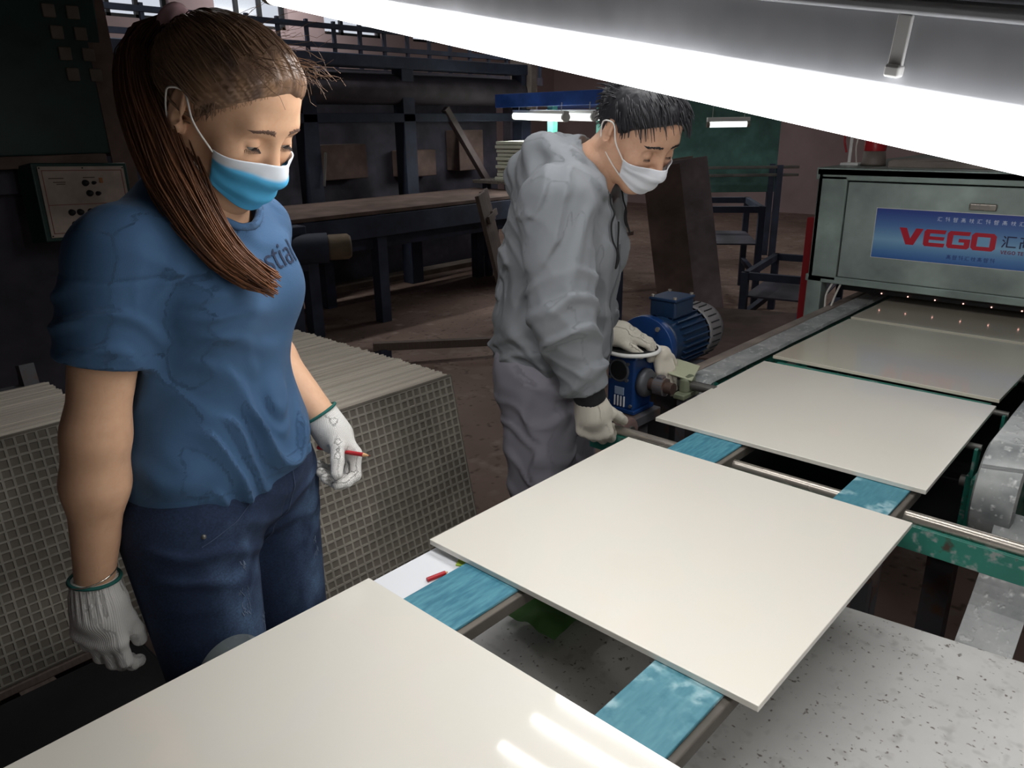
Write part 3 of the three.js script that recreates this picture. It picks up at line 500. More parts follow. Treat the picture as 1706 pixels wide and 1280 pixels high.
  for (let k = 0; k < 80; k++) {                                          // loose hairs round the forehead and crown
    const x = mix(-.06, .066, hr()), z = hr() < .6 ? mix(.06, .085, hr()) : mix(-.02, .06, hr()), p = capR(nrm([x, .062 + .03 * hr(), z])), d = nrm([x * 5 + (hr() - .3) * .8, .25 + hr() * .7 - (z > .05 ? .5 * hr() : 0), z * 7 + hr() * .6]), L = .025 + hr() * .05, q = [];
    for (let i = 0; i <= 5; i++) { const t = i / 5; q.push([p[0] + d[0] * L * t, p[1] + d[1] * L * t - .02 * t * t * hr(), p[2] + d[2] * L * t]); } strands.push([q, .3]);
  }
  for (let k = 0; k < 40; k++) { const p = capR(nrm([-.075, .0 + .045 * hr(), .035 - .02 * hr()])), q = []; for (let i = 0; i <= 5; i++) { const t = i / 5; q.push([p[0] + .003 + .004 * t, p[1] - .05 * t * hr(), p[2] + .02 * t - .01 * hr()]); } strands.push([q, .5]); }
  for (let k = 0; k < 170; k++) {                                          // fine short hairs along the hairline
    const x = mix(-.078, .078, hr()) , z0 = .014 + .075 * Math.sqrt(Math.max(0, 1 - (x / .079) ** 2)), y = -.012 + 1.3 * (z0 - .014) - .004 - .006 * hr(), p = onSurface(headF, [x * 2.2 * HS, y * HS, (z0 * 2.2) * HS], [0, y * HS, 0]), q = capR(nrm([p[0] * .92, p[1] + .012 + .012 * hr(), p[2] - .035 + .01 * hr() + .015])), m = p.map((v, i) => mix(v, q[i], .5)); const o = nrm([p[0], p[1] - .03, p[2]]); strands.push([[p, m.map((v, i) => v + o[i] * .004), q.map((v, i) => v + o[i] * .002)], .28]);
  }
  const hairM = mat(0xffffff, .42, { vertexColors: true, anisotropy: .4, specularIntensity: .6 });
  const dark = lin(0x5c4a42), brown = lin(0xc39a76);
  const G1 = merge([gCap, strandGeo(strands, .0011, .0008)]); G1.applyMatrix4(H); paint(G1, (x, y, z) => mixc(dark, brown, clamp(.9 * fbm(x * 70, y * 30, z * 70, 3) - .15)));
  const hair = obj('hair', G1, hairM, W, true); plabel(hair, 'dark brown hair swept back with loose strands');
  const tp = V(tie[0] * HS, tie[1] * HS, tie[2] * HS).applyMatrix4(H);
  const guide = new THREE.CatmullRomCurve3([tp, V(-.014, 1.577, .025), V(-.034, 1.555, .01), V(-.055, 1.505, .02), V(-.072, 1.44, .05), V(-.082, 1.38, .08), V(-.088, 1.325, .118), V(-.078, 1.283, .15), V(-.064, 1.262, .178), V(-.05, 1.253, .19)]);
  const gp = guide.getSpacedPoints(16), rad = (t) => .037 * Math.pow(Math.sin(Math.min(1, .18 + t * 1.5) * Math.PI / 2), .8) * (t > .6 ? 1 - (t - .6) * 1.35 : 1);
  const core = un(gp.slice(0, -3).map((p, i) => rc(p.toArray(), gp[i + 1].toArray(), rad(i / 16) * .82, rad((i + 1) / 16) * .82)), .006);
  const gTail = nets((x, y, z) => core(x, y, z) + .004 * (fbm(x * 90, y * 14, z * 90, 2) - .5), [-.16, 1.2, -.05], [.06, 1.66, .25], .0045);
  const ts = []; for (let k = 0; k < 420; k++) { const a = hr() * 6.2832, r = Math.pow(hr(), .35), pts = [], tw = (hr() - .5) * 1.2, end = .82 + hr() * .2; for (let i = 0; i <= 16; i++) { const t = i / 16 * end, p = guide.getPointAt(Math.min(1, t)), tg = guide.getTangentAt(Math.min(1, t)), u = V(.3, .1, .95).cross(tg).normalize(), w = tg.clone().cross(u), A = a + tw * t, R = rad(t) * r * (1 + .1 * Math.sin(t * 9 + k)); pts.push([p.x + (u.x * Math.cos(A) + w.x * Math.sin(A)) * R, p.y + (u.y * Math.cos(A) + w.y * Math.sin(A)) * R - (t > .9 ? (t - .9) * .06 * (k % 5) / 4 : 0), p.z + (u.z * Math.cos(A) + w.z * Math.sin(A)) * R]); } ts.push([pts, .7 + hr() * .7]); }
  const G2 = merge([gTail, strandGeo(ts, .0012, .0008)]); const auburn = lin(0x96603c), tailDark = lin(0x3a2b26), tailBrown = lin(0x7a5239); paint(G2, (x, y, z) => { const n = fbm(x * 120, y * 12, z * 120, 2), t = clamp((1.52 - y) / .26); return mixc(mixc(tailDark, tailBrown, .1 + .4 * n), auburn, t * clamp(n * 1.6 - .3)); });
  plabel(obj('ponytail', G2, hairM, hair, true), 'long ponytail with lighter brown ends over the shoulder');
  { const g = new THREE.TorusGeometry(.019, .0085, 12, 30); g.applyQuaternion(new THREE.Quaternion().setFromUnitVectors(V(0, 0, 1), V(0, .5, -.85).normalize())); g.translate(tp.x - .004, tp.y + .008, tp.z - .012); plabel(obj('hair_tie', g, mat(0xb58f93, .8), hair), 'dusty pink hair tie'); }
  // T-shirt
  const slv = (sh, elb, r1, r2) => rc(sh, [mix(sh[0], elb[0], .62), mix(sh[1], elb[1], .62), mix(sh[2], elb[2], .62)], r1, r2);
  const sR = slv(shR, elR, .06, .061), sL = slv(shL, elL, .058, .058), dR = nrm(elR.map((q, i) => q - shR[i])), dL = nrm(elL.map((q, i) => q - shL[i]));
  const upper = un([el([0, 1.2, .022], [.148, .17, .102]), rc([-.125, 1.3, .025], [.125, 1.3, .025], .05, .05), rc([-.1, 1.312, .025], [0, 1.34, .038], .04, .058), rc([.1, 1.312, .025], [0, 1.34, .038], .04, .058),
    el([.06, 1.222, .09], [.064, .062, .056]), el([-.064, 1.222, .09], [.064, .062, .056]), el([0, 1.07, .008], [.145, .15, .1]), el([0, .965, .01], [.172, .12, .125])], .06);
  const alongR = (x, y, z) => (x - shR[0]) * dR[0] + (y - shR[1]) * dR[1] + (z - shR[2]) * dR[2], alongL = (x, y, z) => (x - shL[0]) * dL[0] + (y - shL[1]) * dL[1] + (z - shL[2]) * dL[2];
  const ridge = (t) => .5 + .5 * Math.cos(t * 6.2832), colCut = rc([0, 1.32, .048], [0, 1.5, .11], .067, .078), cuffCutR = rc(shR, elR, .0475, .0455), cuffCutL = rc(shL, elL, .05, .049);
  const shirtF = (x, y, z) => {
    let d = upper(x, y, z);
    // loose cloth: drape from the bust, sag and fold above the hem
    const wx = fbm(x * 7 + 1, y * 7, z * 7, 2), low = sstep(1.19, 1.02, y), front = sstep(-.06, .06, z);
    const f1 = ridge(y * 11 - 70 * x * x + x * 4 + wx * 3.4), f2 = ridge(y * 6 + x * 4.5 + wx * 2.2 + 1.7);
    d -= low * front * (.0085 * f1 * f1 * sstep(.4, .6, fbm(x * 7 + 5, y * 10, z * 4, 2)) + .013 * f2 * f2 * sstep(.3, .6, wx) + .003);
    d -= .004 * sstep(1.2, 1.3, y) * Math.pow(ridge(x * 9 + y * 12 + wx * 1.5), 3) * front;
    { const ax = x + .135, ay = y - 1.2, rr2 = ax * ax + ay * ay + (z - .07) ** 2; d -= .006 * Math.pow(ridge(Math.atan2(ay, ax + .05) * 2.3 + wx * 1.2), 2) * Math.exp(-rr2 / .02) * sstep(.0008, .006, rr2) * front; }
    // sleeves
    const a = alongR(x, y, z), b = alongL(x, y, z); let s = smax(sR(x, y, z) - .0065 * Math.pow(ridge(a * 17 + (z - x) * 7 + wx * 2), 2.5) * sstep(.02, .06, a) * sstep(.14, .11, a), a - .136, .005), t = smax(sL(x, y, z), b - .136, .005);
    d = smin(d, s, .024 + .01 * wx); d = smin(d, t, .024);
    // arm-hole seam and cuff stitching
    d += .0022 * Math.exp(-Math.pow((a - .012 + .25 * (x + .15)) / .0035, 2)) * (x < -.1 ? 1 : 0); d += .0012 * Math.exp(-Math.pow((a - .116) / .002, 2)) * (s < .01 ? 1 : 0);
    const hem = .928 + .012 * (x + .17) + .018 * sstep(.0, .12, x) + .005 * Math.sin(x * 30 + 1) + .006 * Math.sin(z * 22); d += .0012 * Math.exp(-Math.pow((y - hem - .02) / .002, 2));
    d = smax(d, hem - y, .005);
    // openings: collar, cuffs, hem
    const co = colCut(x, y, z); d = smax(d, -co, .004);
    d = smax(d, -smax(cuffCutR(x, y, z), .112 - a, .004), .003); d = smax(d, -smax(cuffCutL(x, y, z), .112 - b, .004), .003);
    d = smax(d, -smax(upper(x, y, z) + .006, y - hem - .025, .004), .003);
    return d;
  };
  const gShirt = nets(shirtF, [-.31, .88, -.16], [.31, 1.42, .22], .0046), shirt = plabel(obj('shirt', gShirt, shirtM, W), 'blue cotton T-shirt');
  { const ring = []; for (let k = 0; k < 40; k++) { const a = k / 40 * 6.2832; let hit = null; for (let t = .9; t > -.5; t -= .01) { const r = mix(.067, .078, t) - .001, p = [Math.sin(a) * r, mix(1.32, 1.5, t) - Math.cos(a) * r * .33, mix(.048, .11, t) + Math.cos(a) * r * .95]; if (upper(...p) < 0) { hit = p; break; } } if (hit) ring.push(hit); } const g = tube(ring, .0062, 120, 8, true); plabel(obj('collar', g, shirtM, shirt), 'ribbed round collar'); }
  // jeans
  const jx = un([rc(hip.R, knee.R, .099, .067), rc(hip.L, knee.L, .097, .067), el([0, .93, .012], [.163, .115, .124]), rc(knee.R, ank.R, .064, .05), rc(knee.L, ank.L, .064, .05)], .035);
  const jeansF = (x, y, z) => {
    let d = jx(x, y, z); const n = fbm(x * 9, y * 9, z * 9, 2), q = Math.abs(x);
    d -= .005 * Math.pow(ridge((y - .88) * 19 - q * 9 + n * 1.3), 2) * sstep(.76, .83, y) * sstep(.93, .88, y) * sstep(0, .06, z) + .004 * Math.pow(ridge(y * 22 + x * 5 + n * 2.4), 3) * sstep(.6, .5, y);
    d += .0035 * Math.exp(-Math.pow(x / .003, 2)) * (z > .03 ? 1 : 0) * sstep(.76, .8, y); d -= .0018 * Math.exp(-Math.pow((q - .165 + (y - .9) * .1) / .01, 2)) * 0;
    d = smax(d, y - 1.02, .006); d = smax(d, .1 - y, .006); return d;
  };
  const gJ = nets(jeansF, [-.24, .06, -.18], [.24, 1.05, .22], .0058);
  const T_denim = tex(256, (u, v) => { const tw = .5 + .5 * Math.sin((u * 64 + v * 64) * 2 * Math.PI), n = pfbm(u, v, 30, 3, 111); return .74 + .16 * tw + .3 * (n - .5); }, .06);
  const jd = lin(0x24395c), jf = lin(0x5f7ca3); paint(gJ, (x, y, z) => { const q = Math.abs(Math.abs(x) - .095), fade = sstep(.07, .0, q) * sstep(.03, .09, z) * sstep(.93, .84, y) * clamp(fbm(x * 34, y * 24, z * 10, 3) * 2 - .55); return mixc(jd, jf, clamp(fade * 1.15 + .2 * (fbm(x * 60, y * 60, z * 60, 2) - .5))); });
  const jeans = plabel(obj('jeans', gJ, mat(0xffffff, .9, { vertexColors: true, map: T_denim, bumpMap: T_denim, bumpScale: .0004 }), W, false), 'dark blue jeans with faded thighs and frayed marks');
  const jsurf = (x, y, from = .3) => onSurface(jeansF, [x, y, from], [x, y, -.05]);
  for (const [cx, cy, w, h, n] of [[-.105, .77, .02, .03, 26], [-.06, .7, .015, .022, 14], [.1, .75, .013, .024, 14], [-.1, .835, .012, .016, 10]]) { const fr = []; for (let k = 0; k < n; k++) { const x = cx + (hr() - .5) * w, y = cy + (hr() - .5) * h * 1.6, L = .004 + .006 * hr(), p = jsurf(x, y), q = jsurf(x + L * (hr() - .3), y - L); p[2] += .0006; q[2] += .0006; fr.push([[p, q]]); } const o = obj('frayed_patch', strandGeo(fr, .0004, .0003), mat(0x8595ad, .9), jeans); o.userData.kind = 'stuff'; }
  const seam = (pts, r, name, m) => obj(name, tube(pts, r, 60, 6), m, jeans); const stitchM = mat(0x3d4c68, .8);
  seam([...Array(10)].map((_, i) => { const t = i / 9, y = mix(.935, .885, Math.pow(t, .7)), x = mix(-.07, -.155, t); const p = jsurf(x, y); p[2] += .0005; return p; }), .0008, 'pocket_seam', stitchM);
  seam([...Array(10)].map((_, i) => { const y = mix(.94, .8, i / 9), p = jsurf(.014, y); p[2] += .0006; return p; }), .0012, 'fly_seam', stitchM);
  { const p = jsurf(-.15, .9); obj('rivet', place(new THREE.SphereGeometry(.0038, 12, 8), p[0], p[1], p[2]), M.dullSteel, jeans); }
  obj('shoe', nets(un([rc([-.11, .04, -.04], [-.117, .04, .13], .042, .04)], .01), [-.2, -.01, -.12], [-.03, .12, .2], .008), M.blackRubber, W); obj('shoe', nets(rc([.11, .04, -.05], [.117, .04, .12], .042, .04), [.03, -.01, -.12], [.2, .12, .2], .008), M.blackRubber, W);
  // gloves
  const cuffR = (x, y, z) => (x - wrR[0]) * nrm(hR.along)[0] + (y - wrR[1]) * nrm(hR.along)[1] + (z - wrR[2]) * nrm(hR.along)[2], cuffL = (x, y, z) => (x - wrL[0]) * nrm(hL.along)[0] + (y - wrL[1]) * nrm(hL.along)[1] + (z - wrL[2]) * nrm(hL.along)[2];
  const sleeveR = rc(wrR, wrR.map((q, i) => q + nrm(hR.along)[i] * .05), .032, .034), sleeveL = rc(wrL, wrL.map((q, i) => q + nrm(hL.along)[i] * .045), .031, .033);
  const g1 = nets((x, y, z) => { const c = cuffR(x, y, z); let d = smin(gloR(x, y, z), sleeveR(x, y, z) - .0012 * Math.sin(Math.atan2(x - wrR[0], z - wrR[2]) * 22) * sstep(.06, .03, c), .012); return smax(d, -.004 - c, .003); }, [-.33, .6, -.22], [-.1, .87, .14], .0031);
  const g2 = nets((x, y, z) => { const c = cuffL(x, y, z); let d = smin(gloL(x, y, z), sleeveL(x, y, z), .012); return smax(d, -.004 - c, .003); }, [.04, .76, .0], [.3, 1.0, .27], .0031);
  const ga = plabel(obj('glove', g1, gloveMat, W), 'white knitted work glove'), gb = plabel(obj('glove', g2, gloveMat, W), 'white knitted work glove');
  const ring = (w, al, off, r, th, m, name, parent, sx = 1) => { const g = new THREE.TorusGeometry(r, th, 8, 40); g.applyQuaternion(new THREE.Quaternion().setFromUnitVectors(V(0, 0, 1), V(...nrm(al)))); const a = nrm(al); g.translate(w[0] + a[0] * off, w[1] + a[1] * off, w[2] + a[2] * off); return obj(name, g, m, parent); };
  plabel(ring(wrR, hR.along, -.003, .0335, .0028, mat(0x1f5f58, .9), 'cuff_band', ga), 'dark green cuff edge'); plabel(ring(wrL, hL.along, -.003, .0325, .0028, mat(0x1f5f58, .9), 'cuff_band', gb), 'dark green cuff edge');
  plabel(ring(wrR, [.12, -.95, .1], -.011, .0335, .0013, mat(0xd8d0c4, .2, { metalness: .9 }), 'bracelet', W), 'thin silver bracelet');
  // lettering on the chest
  { const c = document.createElement('canvas'); c.width = 512; c.height = 160; const g = c.getContext('2d'); g.fillStyle = '#000'; g.fillRect(0, 0, 512, 160); g.fillStyle = '#fff'; g.font = '112px sans-serif'; g.textAlign = 'center'; g.fillText('celestial', 256, 112);
    const t = new THREE.CanvasTexture(c); const dm = mat(0x18243f, .8, { alphaMap: t, transparent: true, polygonOffset: true, polygonOffsetFactor: -4 });
    const probe = new THREE.Mesh(gShirt); probe.updateMatrixWorld(true);
    const dg = new DecalGeometry(probe, V(.006, 1.264, .13), new THREE.Euler(-.32, 0, .1), V(.205, .066, .12)); const p = dg.attributes.position, n = dg.attributes.normal; for (let i = 0; i < p.count; i++) p.setXYZ(i, p.getX(i) + n.getX(i) * .0007, p.getY(i) + n.getY(i) * .0007, p.getZ(i) + n.getZ(i) * .0007);
    plabel(obj('chest_lettering', dg, dm, shirt, true), 'dark navy lettering across the chest'); }
  W.updateMatrixWorld(true);
  const pa = W.localToWorld(V(.145, .917, .1)), pb = W.localToWorld(V(.145, .913, .204));
  heldPencil.at = [pa.toArray(), pb.toArray()];
}
pencil('red pencil held in the gloved hand of the woman', ...heldPencil.at);
// ---------------------------------------------------------------- the man in the grey hooded jacket
{
  const P = thing('person', 'man in grey hooded jacket and white face mask leaning over the conveyor', 'person', [.7, 0, -.36], 20 * Math.PI / 180);
  const skin = skinMat(0xdcb095), jm = mat(0x7f8388, .82, { bumpMap: T_weave, bumpScale: .0003 }), HS = 1.02, H = headMatrix([-.004, 1.437, .247], -.5, .66, .06), Hi = H.clone().invert();
  const toHead = (p) => V(...p).applyMatrix4(Hi).toArray().map((q) => q / HS), mid = (a, b, t) => a.map((q, i) => mix(q, b[i], t));
  const shR = [-.178, 1.285, .115], elR = [-.232, 1.05, .15], wrR = [-.182, .855, .2], shL = [.178, 1.28, .1], elL = [.225, 1.06, .05], wrL = [.15, .92, .135];
  const torso = un([el([0, 1.17, .08], [.155, .19, .11]), rc([-.15, 1.28, .1], [.15, 1.28, .09], .055, .055), el([0, .95, .045], [.145, .16, .115]), rc([0, 1.3, .09], [0, 1.34, .12], .07, .06)], .05);
  const arms = un([rc(shR, elR, .052, .043), rc(elR, wrR, .043, .031), rc(shL, elL, .052, .043), rc(elL, wrL, .043, .031)], .02);
  const hip = { R: [-.09, .85, .035], L: [.09, .85, .03] }, knee = { R: [-.105, .47, .06], L: [.1, .47, .05] }, ank = { R: [-.11, .09, .0], L: [.11, .09, .0] };
  const legs = un([rc(hip.R, knee.R, .085, .055), rc(hip.L, knee.L, .085, .055), rc(knee.R, ank.R, .053, .036), rc(knee.L, ank.L, .053, .036), rc(ank.R, [-.12, .045, .13], .035, .03), rc(ank.L, [.12, .045, .13], .035, .03)], .03);
  const neckA = [0, 1.31, .1], neckB = [0, 1.405, .205];
  const hR = { along: [.1, -.9, .12], thumb: [.15, .12, 1] }, hL = { along: [.22, -.12, .95], thumb: [-.9, -.1, .25] };
  const hoR = { side: 1, scale: 1.0, curl: [[.85, .75, .3], [.9, .8, .3], [.95, .8, .3], [1, .85, .3]], spread: [.06, .01, -.04, -.1], thumb: { out: .5, down: .75, bend: .1 } }, hoL = { side: -1, scale: .9, curl: [[.3, .8, .6], [.35, .85, .6], [.35, .9, .6], [.4, .9, .6]], thumb: { out: .45, down: .35, bend: .1 } };
  const O = (w, a) => w.map((q, i) => q + nrm(a)[i] * .018);
  const mk2 = (inf) => [handField(O(wrR, hR.along), hR.along, hR.thumb, { ...hoR, inflate: inf }), handField(O(wrL, hL.along), hL.along, hL.thumb, { ...hoL, inflate: inf })];
  const [haR, haL] = mk2(0), [glR, glL] = mk2(.0035);
  const neckF = rc(neckA, neckB, .058, .056);
  const body = (x, y, z) => { let d = smin(torso(x, y, z), arms(x, y, z), .03); d = smin(d, legs(x, y, z), .03); return smin(d, neckF(x, y, z), .025); };
  const headF = headField({ scale: HS, gap: -.02, gazeY: -.008, neck: [toHead(neckA), toHead(neckB), .056, .054] });
  const loR = wrR.map((q) => q - .16), hiR = wrR.map((q) => q + .16), loL = wrL.map((q) => q - .16), hiL = wrL.map((q) => q + .2);
  obj('body', merge([nets(body, [-.32, 0, -.16], [.32, 1.42, .3], .01), nets(headF, [-.1, -.16, -.13], [.1, .14, .13], .003).applyMatrix4(H), nets(haR, loR, hiR, .004), nets(haL, loL, hiL, .004)]), skin, P, true);
  eyes(HS, 'eye', P, H, [-.001, -.008]);
  const hairDark = mat(0x1d1c22, .5);
  for (const q of [1, -1]) { const st = []; for (let k = 0; k < 130; k++) { const t = k / 129, x = q * mix(.013, .054, t), y = .025 + .005 * Math.sin(t * 2.4) - .006 * t; const a = onSurface(headF, [x * HS, y * HS, .14], [x * HS * .8, y * HS, .02]), b = onSurface(headF, [(x + q * .01) * HS, (y + .003 - .004 * t) * HS, .14], [x * HS * .8, y * HS, .02]); a[1] += rr(-.004, .003); st.push([[a, a.map((v, i) => mix(v, b[i], .5) + (i === 2 ? .0014 : 0)), b]]); } obj('eyebrow', strandGeo(st, .0006, .0003).applyMatrix4(H), hairDark, P); }
  for (const q of [1, -1]) { const st = []; for (let k = 0; k < 22; k++) { const t = k / 21 * 2 - 1, x = q * .0325 + t * .0125, z = .0735 + Math.sqrt(Math.max(0, .0142 ** 2 - (t * .0125) ** 2 - .006 ** 2)); const y = -.0075 - .0025 * t * t; st.push([[[x * HS, y * HS, z * HS], [x * HS, y * HS - .0015, z * HS + .0025], [x * HS, y * HS - .0035, z * HS + .004]]]); } obj('eyelash', strandGeo(st, .0004, .0002).applyMatrix4(H), hairDark, P); }
  const wh = lin(0xe2e5ec); const mk = faceMask(headF, HS, () => wh, { top: -.016 }); const mask = plabel(obj('face_mask', mk.g.applyMatrix4(H), mat(0xffffff, .75, { vertexColors: true }), P), 'plain white pleated mask');
  [[0, 1, -1], [2, 3, 1]].forEach(([a, b, q]) => { const A = mk.corners[a], Bc = mk.corners[b], e0 = [q * .083 * HS, .022, -.002], e1 = [q * .085 * HS, .004, -.03], e2 = [q * .08 * HS, -.03, -.016];
    obj('ear_loop', tube([A, mid(A, e0, .5).map((v, i) => v + (i ? 0 : q * .008)), e0, [q * .09, .018, -.02], e1, e2, mid(e2, Bc, .5).map((v, i) => v + (i ? 0 : q * .006)), Bc], .0016, 60, 6).applyMatrix4(H), mat(0xecebe8, .7), mask); });
  // short black hair
  const cap0 = el([0, .032, -.014], [.0835, .089, .101]), cap1 = el([0, .06, .024], [.072, .054, .062]), hl = (x, y, z) => y - (z > .012 ? .004 + 1.02 * (z - .012) : .004 + 1.5 * (z - .012)) - .008 * (fbm(x * 70, z * 70, 2, 2) - .5), earL = el([.085, -.004, -.008], [.03, .03, .022]), earR = el([-.085, -.004, -.008], [.03, .03, .022]), ear = (x, y, z) => x > 0 ? earL(x, y, z) : earR(x, y, z);
  const hairF = (X, Y, Z) => { const x = X / HS, y = Y / HS, z = Z / HS; let d = smin(cap0(x, y, z), cap1(x, y, z), .03) + .006 * (fbm(x * 60, y * 30, z * 60, 3) - .5); d = smax(d, -hl(x, y, z) / 1.6, .006); return smax(d, -ear(x, y, z), .004) * HS; };
  const hr = mulberry(5), st = [];
  for (let k = 0; k < 900; k++) { const dir = nrm([hr() * 2 - 1, hr() * 1.5 - .4, hr() * 2 - 1]), c = [0, .032 * HS, -.014 * HS], p = onSurface((x, y, z) => smin(cap0(x / HS, y / HS, z / HS), cap1(x / HS, y / HS, z / HS), .03), c.map((q, i) => q + dir[i] * .16), c, 40); if (hl(p[0] / HS, p[1] / HS, p[2] / HS) < .0 || ear(p[0] / HS, p[1] / HS, p[2] / HS) < 0) continue;
    const fl = nrm([p[0] * 3, -.35 - (p[2] > .05 ? .8 : 0), .9 * Math.sign(p[2] + .03)]), L = p[1] > .05 ? .032 : .014, q = []; for (let i = 0; i <= 4; i++) { const t = i / 4; q.push([p[0] - dir[0] * .004 + (fl[0] * .6 + dir[0] * .55 * (1 - t * .7)) * L * t, p[1] - dir[1] * .004 + (fl[1] * .6 + dir[1] * .55) * L * t - .01 * t * t, p[2] - dir[2] * .004 + (fl[2] * .7 + dir[2] * .5) * L * t]); } st.push([q, .7 + hr() * .8]); }
  plabel(obj('hair', merge([nets(hairF, [-.11, -.13, -.14], [.11, .155, .13], .0036), strandGeo(st, .0015, .0005)]).applyMatrix4(H), hairDark, P, true), 'short black hair');
  // jacket
  const ridge = (t) => .5 + .5 * Math.cos(t * 6.2832), neckCut = rc([0, 1.3, .125], [0, 1.5, .26], .068, .085), cutR = rc(elR, wrR, .046, .042), cutL = rc(elL, wrL, .044, .04);
  const up = un([el([0, 1.17, .075], [.188, .2, .14]), rc([-.165, 1.28, .105], [.165, 1.28, .09], .072, .072), el([0, .96, .045], [.182, .17, .145]), rc([0, 1.29, .08], [0, 1.35, .11], .1, .08)], .06);
  const sl = [[rc(shR, elR, .078, .067), rc(elR, mid(elR, wrR, .86), .067, .052)], [rc(shL, elL, .076, .066), rc(elL, mid(elL, wrL, .84), .066, .05)]];
  const al = (a, b) => { const d = nrm(b.map((q, i) => q - a[i])); return (x, y, z) => (x - a[0]) * d[0] + (y - a[1]) * d[1] + (z - a[2]) * d[2]; }, aR = al(elR, wrR), aL = al(elL, wrL), uR = al(shR, elR);
  const hood = un([[-.105, 1.315, .17], [-.1, 1.36, .105], [-.07, 1.385, .045], [0, 1.39, .018], [.07, 1.385, .04], [.1, 1.36, .1], [.1, 1.315, .16]].slice(0, -1).map((p, i, a) => rc(p, [[-.1, 1.36, .105], [-.07, 1.385, .045], [0, 1.39, .018], [.07, 1.385, .04], [.1, 1.36, .1], [.1, 1.315, .16]][i], .036 + .006 * (i % 3), .038)), .02), hood2 = un([rc([-.09, 1.33, .05], [0, 1.33, -.012], .05, .056), rc([0, 1.33, -.012], [.09, 1.33, .045], .056, .05)], .03);
  const jacketF = (x, y, z) => {
    let d = up(x, y, z); const n = fbm(x * 6 + 3, y * 6, z * 6, 2), m = fbm(x * 11, y * 5, z * 11, 3);
    d -= .013 * Math.pow(ridge(x * 3 + z * 7 + n * 2.6 + y * .8), 3) * sstep(1.28, 1.12, y) + .008 * Math.pow(ridge(y * 8 + x * 4 - z * 5 + n * 3), 2) * sstep(.4, .6, m) + .003 * Math.pow(ridge(y * 16 - x * 6 + z * 11 + n * 3.2), 2) * sstep(.42, .6, fbm(x * 9, y * 9, z * 9 + 7, 2));
    const hem = .835 - .24 * (z - .03), hh = y - hem; d += .012 * Math.exp(-Math.pow((hh - .045) / .008, 2)) - .004 * Math.sin(Math.atan2(x, z) * 40) * sstep(.05, .01, hh);
    for (let i = 0; i < 2; i++) { const s = smin(sl[i][0](x, y, z), sl[i][1](x, y, z), .02), a = i ? aL(x, y, z) : aR(x, y, z), L = i ? .17 : .185; let e = s - .012 * Math.pow(ridge(a * 13 + (z - x) * 5 + n * 2.2), 3) * sstep(-.16, .02, a) - .008 * Math.pow(ridge(y * 7 - z * 8 + n * 2.8), 2) * sstep(.1, -.1, a) - .003 * Math.pow(ridge(y * 15 + z * 13 + n * 3), 2) * sstep(.4, .6, m); e = smax(e, a - L, .006); d = smin(d, e, .03); }
    let h = smin(hood(x, y, z), hood2(x, y, z), .025) - .006 * ridge(Math.atan2(x, z - .1) * 2.2 + y * 20 + n * 2); d = smin(d, h, .025);
    d = smax(d, hem - y, .006);
    d = smax(d, -neckCut(x, y, z), .006);
    d = smax(d, -smax(Math.abs(x + .01) - .03 * sstep(1.19, 1.32, y) - .001, Math.max(.12 - z, 1.19 - y), .004), .004);
    d = smax(d, -smax(cutR(x, y, z), .16 - aR(x, y, z), .004), .003); d = smax(d, -smax(cutL(x, y, z), .148 - aL(x, y, z), .004), .003);
    d = smax(d, -smax(up(x, y, z) + .016, hh - .03, .004), .004);
    return d;
  };
  const gJ = nets(jacketF, [-.36, .75, -.17], [.36, 1.46, .34], .0062), jacket = plabel(obj('jacket', gJ, jm, P), 'crumpled grey zip jacket with hood down');
  const jz = (x, y) => onSurface(jacketF, [x, y, .45], [x, y, 0]);
  obj('zip', tube([...Array(14)].map((_, i) => { const p = jz(-.01, mix(1.18, .84, i / 13)); p[2] += .001; return p; }), .003, 50, 6), mat(0x5a5d61, .6), jacket);
  const bk = mat(0x17181b, .8);
  const ds = (x0, L, q) => { const p = []; for (let i = 0; i <= 8; i++) { const t = i / 8, y = 1.3 - L * t, s = jz(x0 - q * .012 * Math.sin(t * 3), y); p.push([s[0], y, s[2] + .006]); } for (let i = 7; i >= 3; i--) { const t = i / 8, y = 1.3 - L * t, s = jz(x0 + q * .02 * Math.sin(t * 3), y); p.push([s[0], y, s[2] + .007]); } return p; };
  plabel(obj('drawstring', tube(ds(-.055, .17, 1), .0022, 80, 6), bk, jacket), 'black looped drawstring'); plabel(obj('drawstring', tube(ds(.045, .1, -1), .0022, 80, 6), bk, jacket), 'black looped drawstring');
  obj('eyelet', place(new THREE.TorusGeometry(.005, .0018, 6, 16), ...jz(-.058, 1.302)), bk, jacket);
  // undershirt hem, trousers, shoes
  plabel(obj('undershirt', nets((x, y, z) => smax(smax(up(x, y, z) + .012, (.815 - .24 * (z - .03)) - y, .004), y - 1.0, .01), [-.25, .74, -.16], [.25, 1.02, .24], .009), bk, P), 'black undershirt showing below the jacket');
  const tr = un([rc(hip.R, knee.R, .1, .076), rc(hip.L, knee.L, .1, .076), el([0, .88, .03], [.158, .11, .125]), rc(knee.R, ank.R, .074, .062), rc(knee.L, ank.L, .074, .062)], .03);
  plabel(obj('trousers', nets((x, y, z) => { const n = fbm(x * 7, y * 7, z * 7, 2); let d = tr(x, y, z) - .009 * Math.pow(ridge(x * 3 + z * 6 + y * 1.5 + n * 2.5), 2.5) - .006 * Math.pow(ridge(y * 11 + z * 6 + n * 2.5), 3); d = smax(d, y - .93, .006); return smax(d, .08 - y, .006); }, [-.25, .05, -.14], [.25, .96, .24], .008), mat(0x83818a, .85, { bumpMap: T_weave, bumpScale: .0003 }), P), 'grey loose trousers');
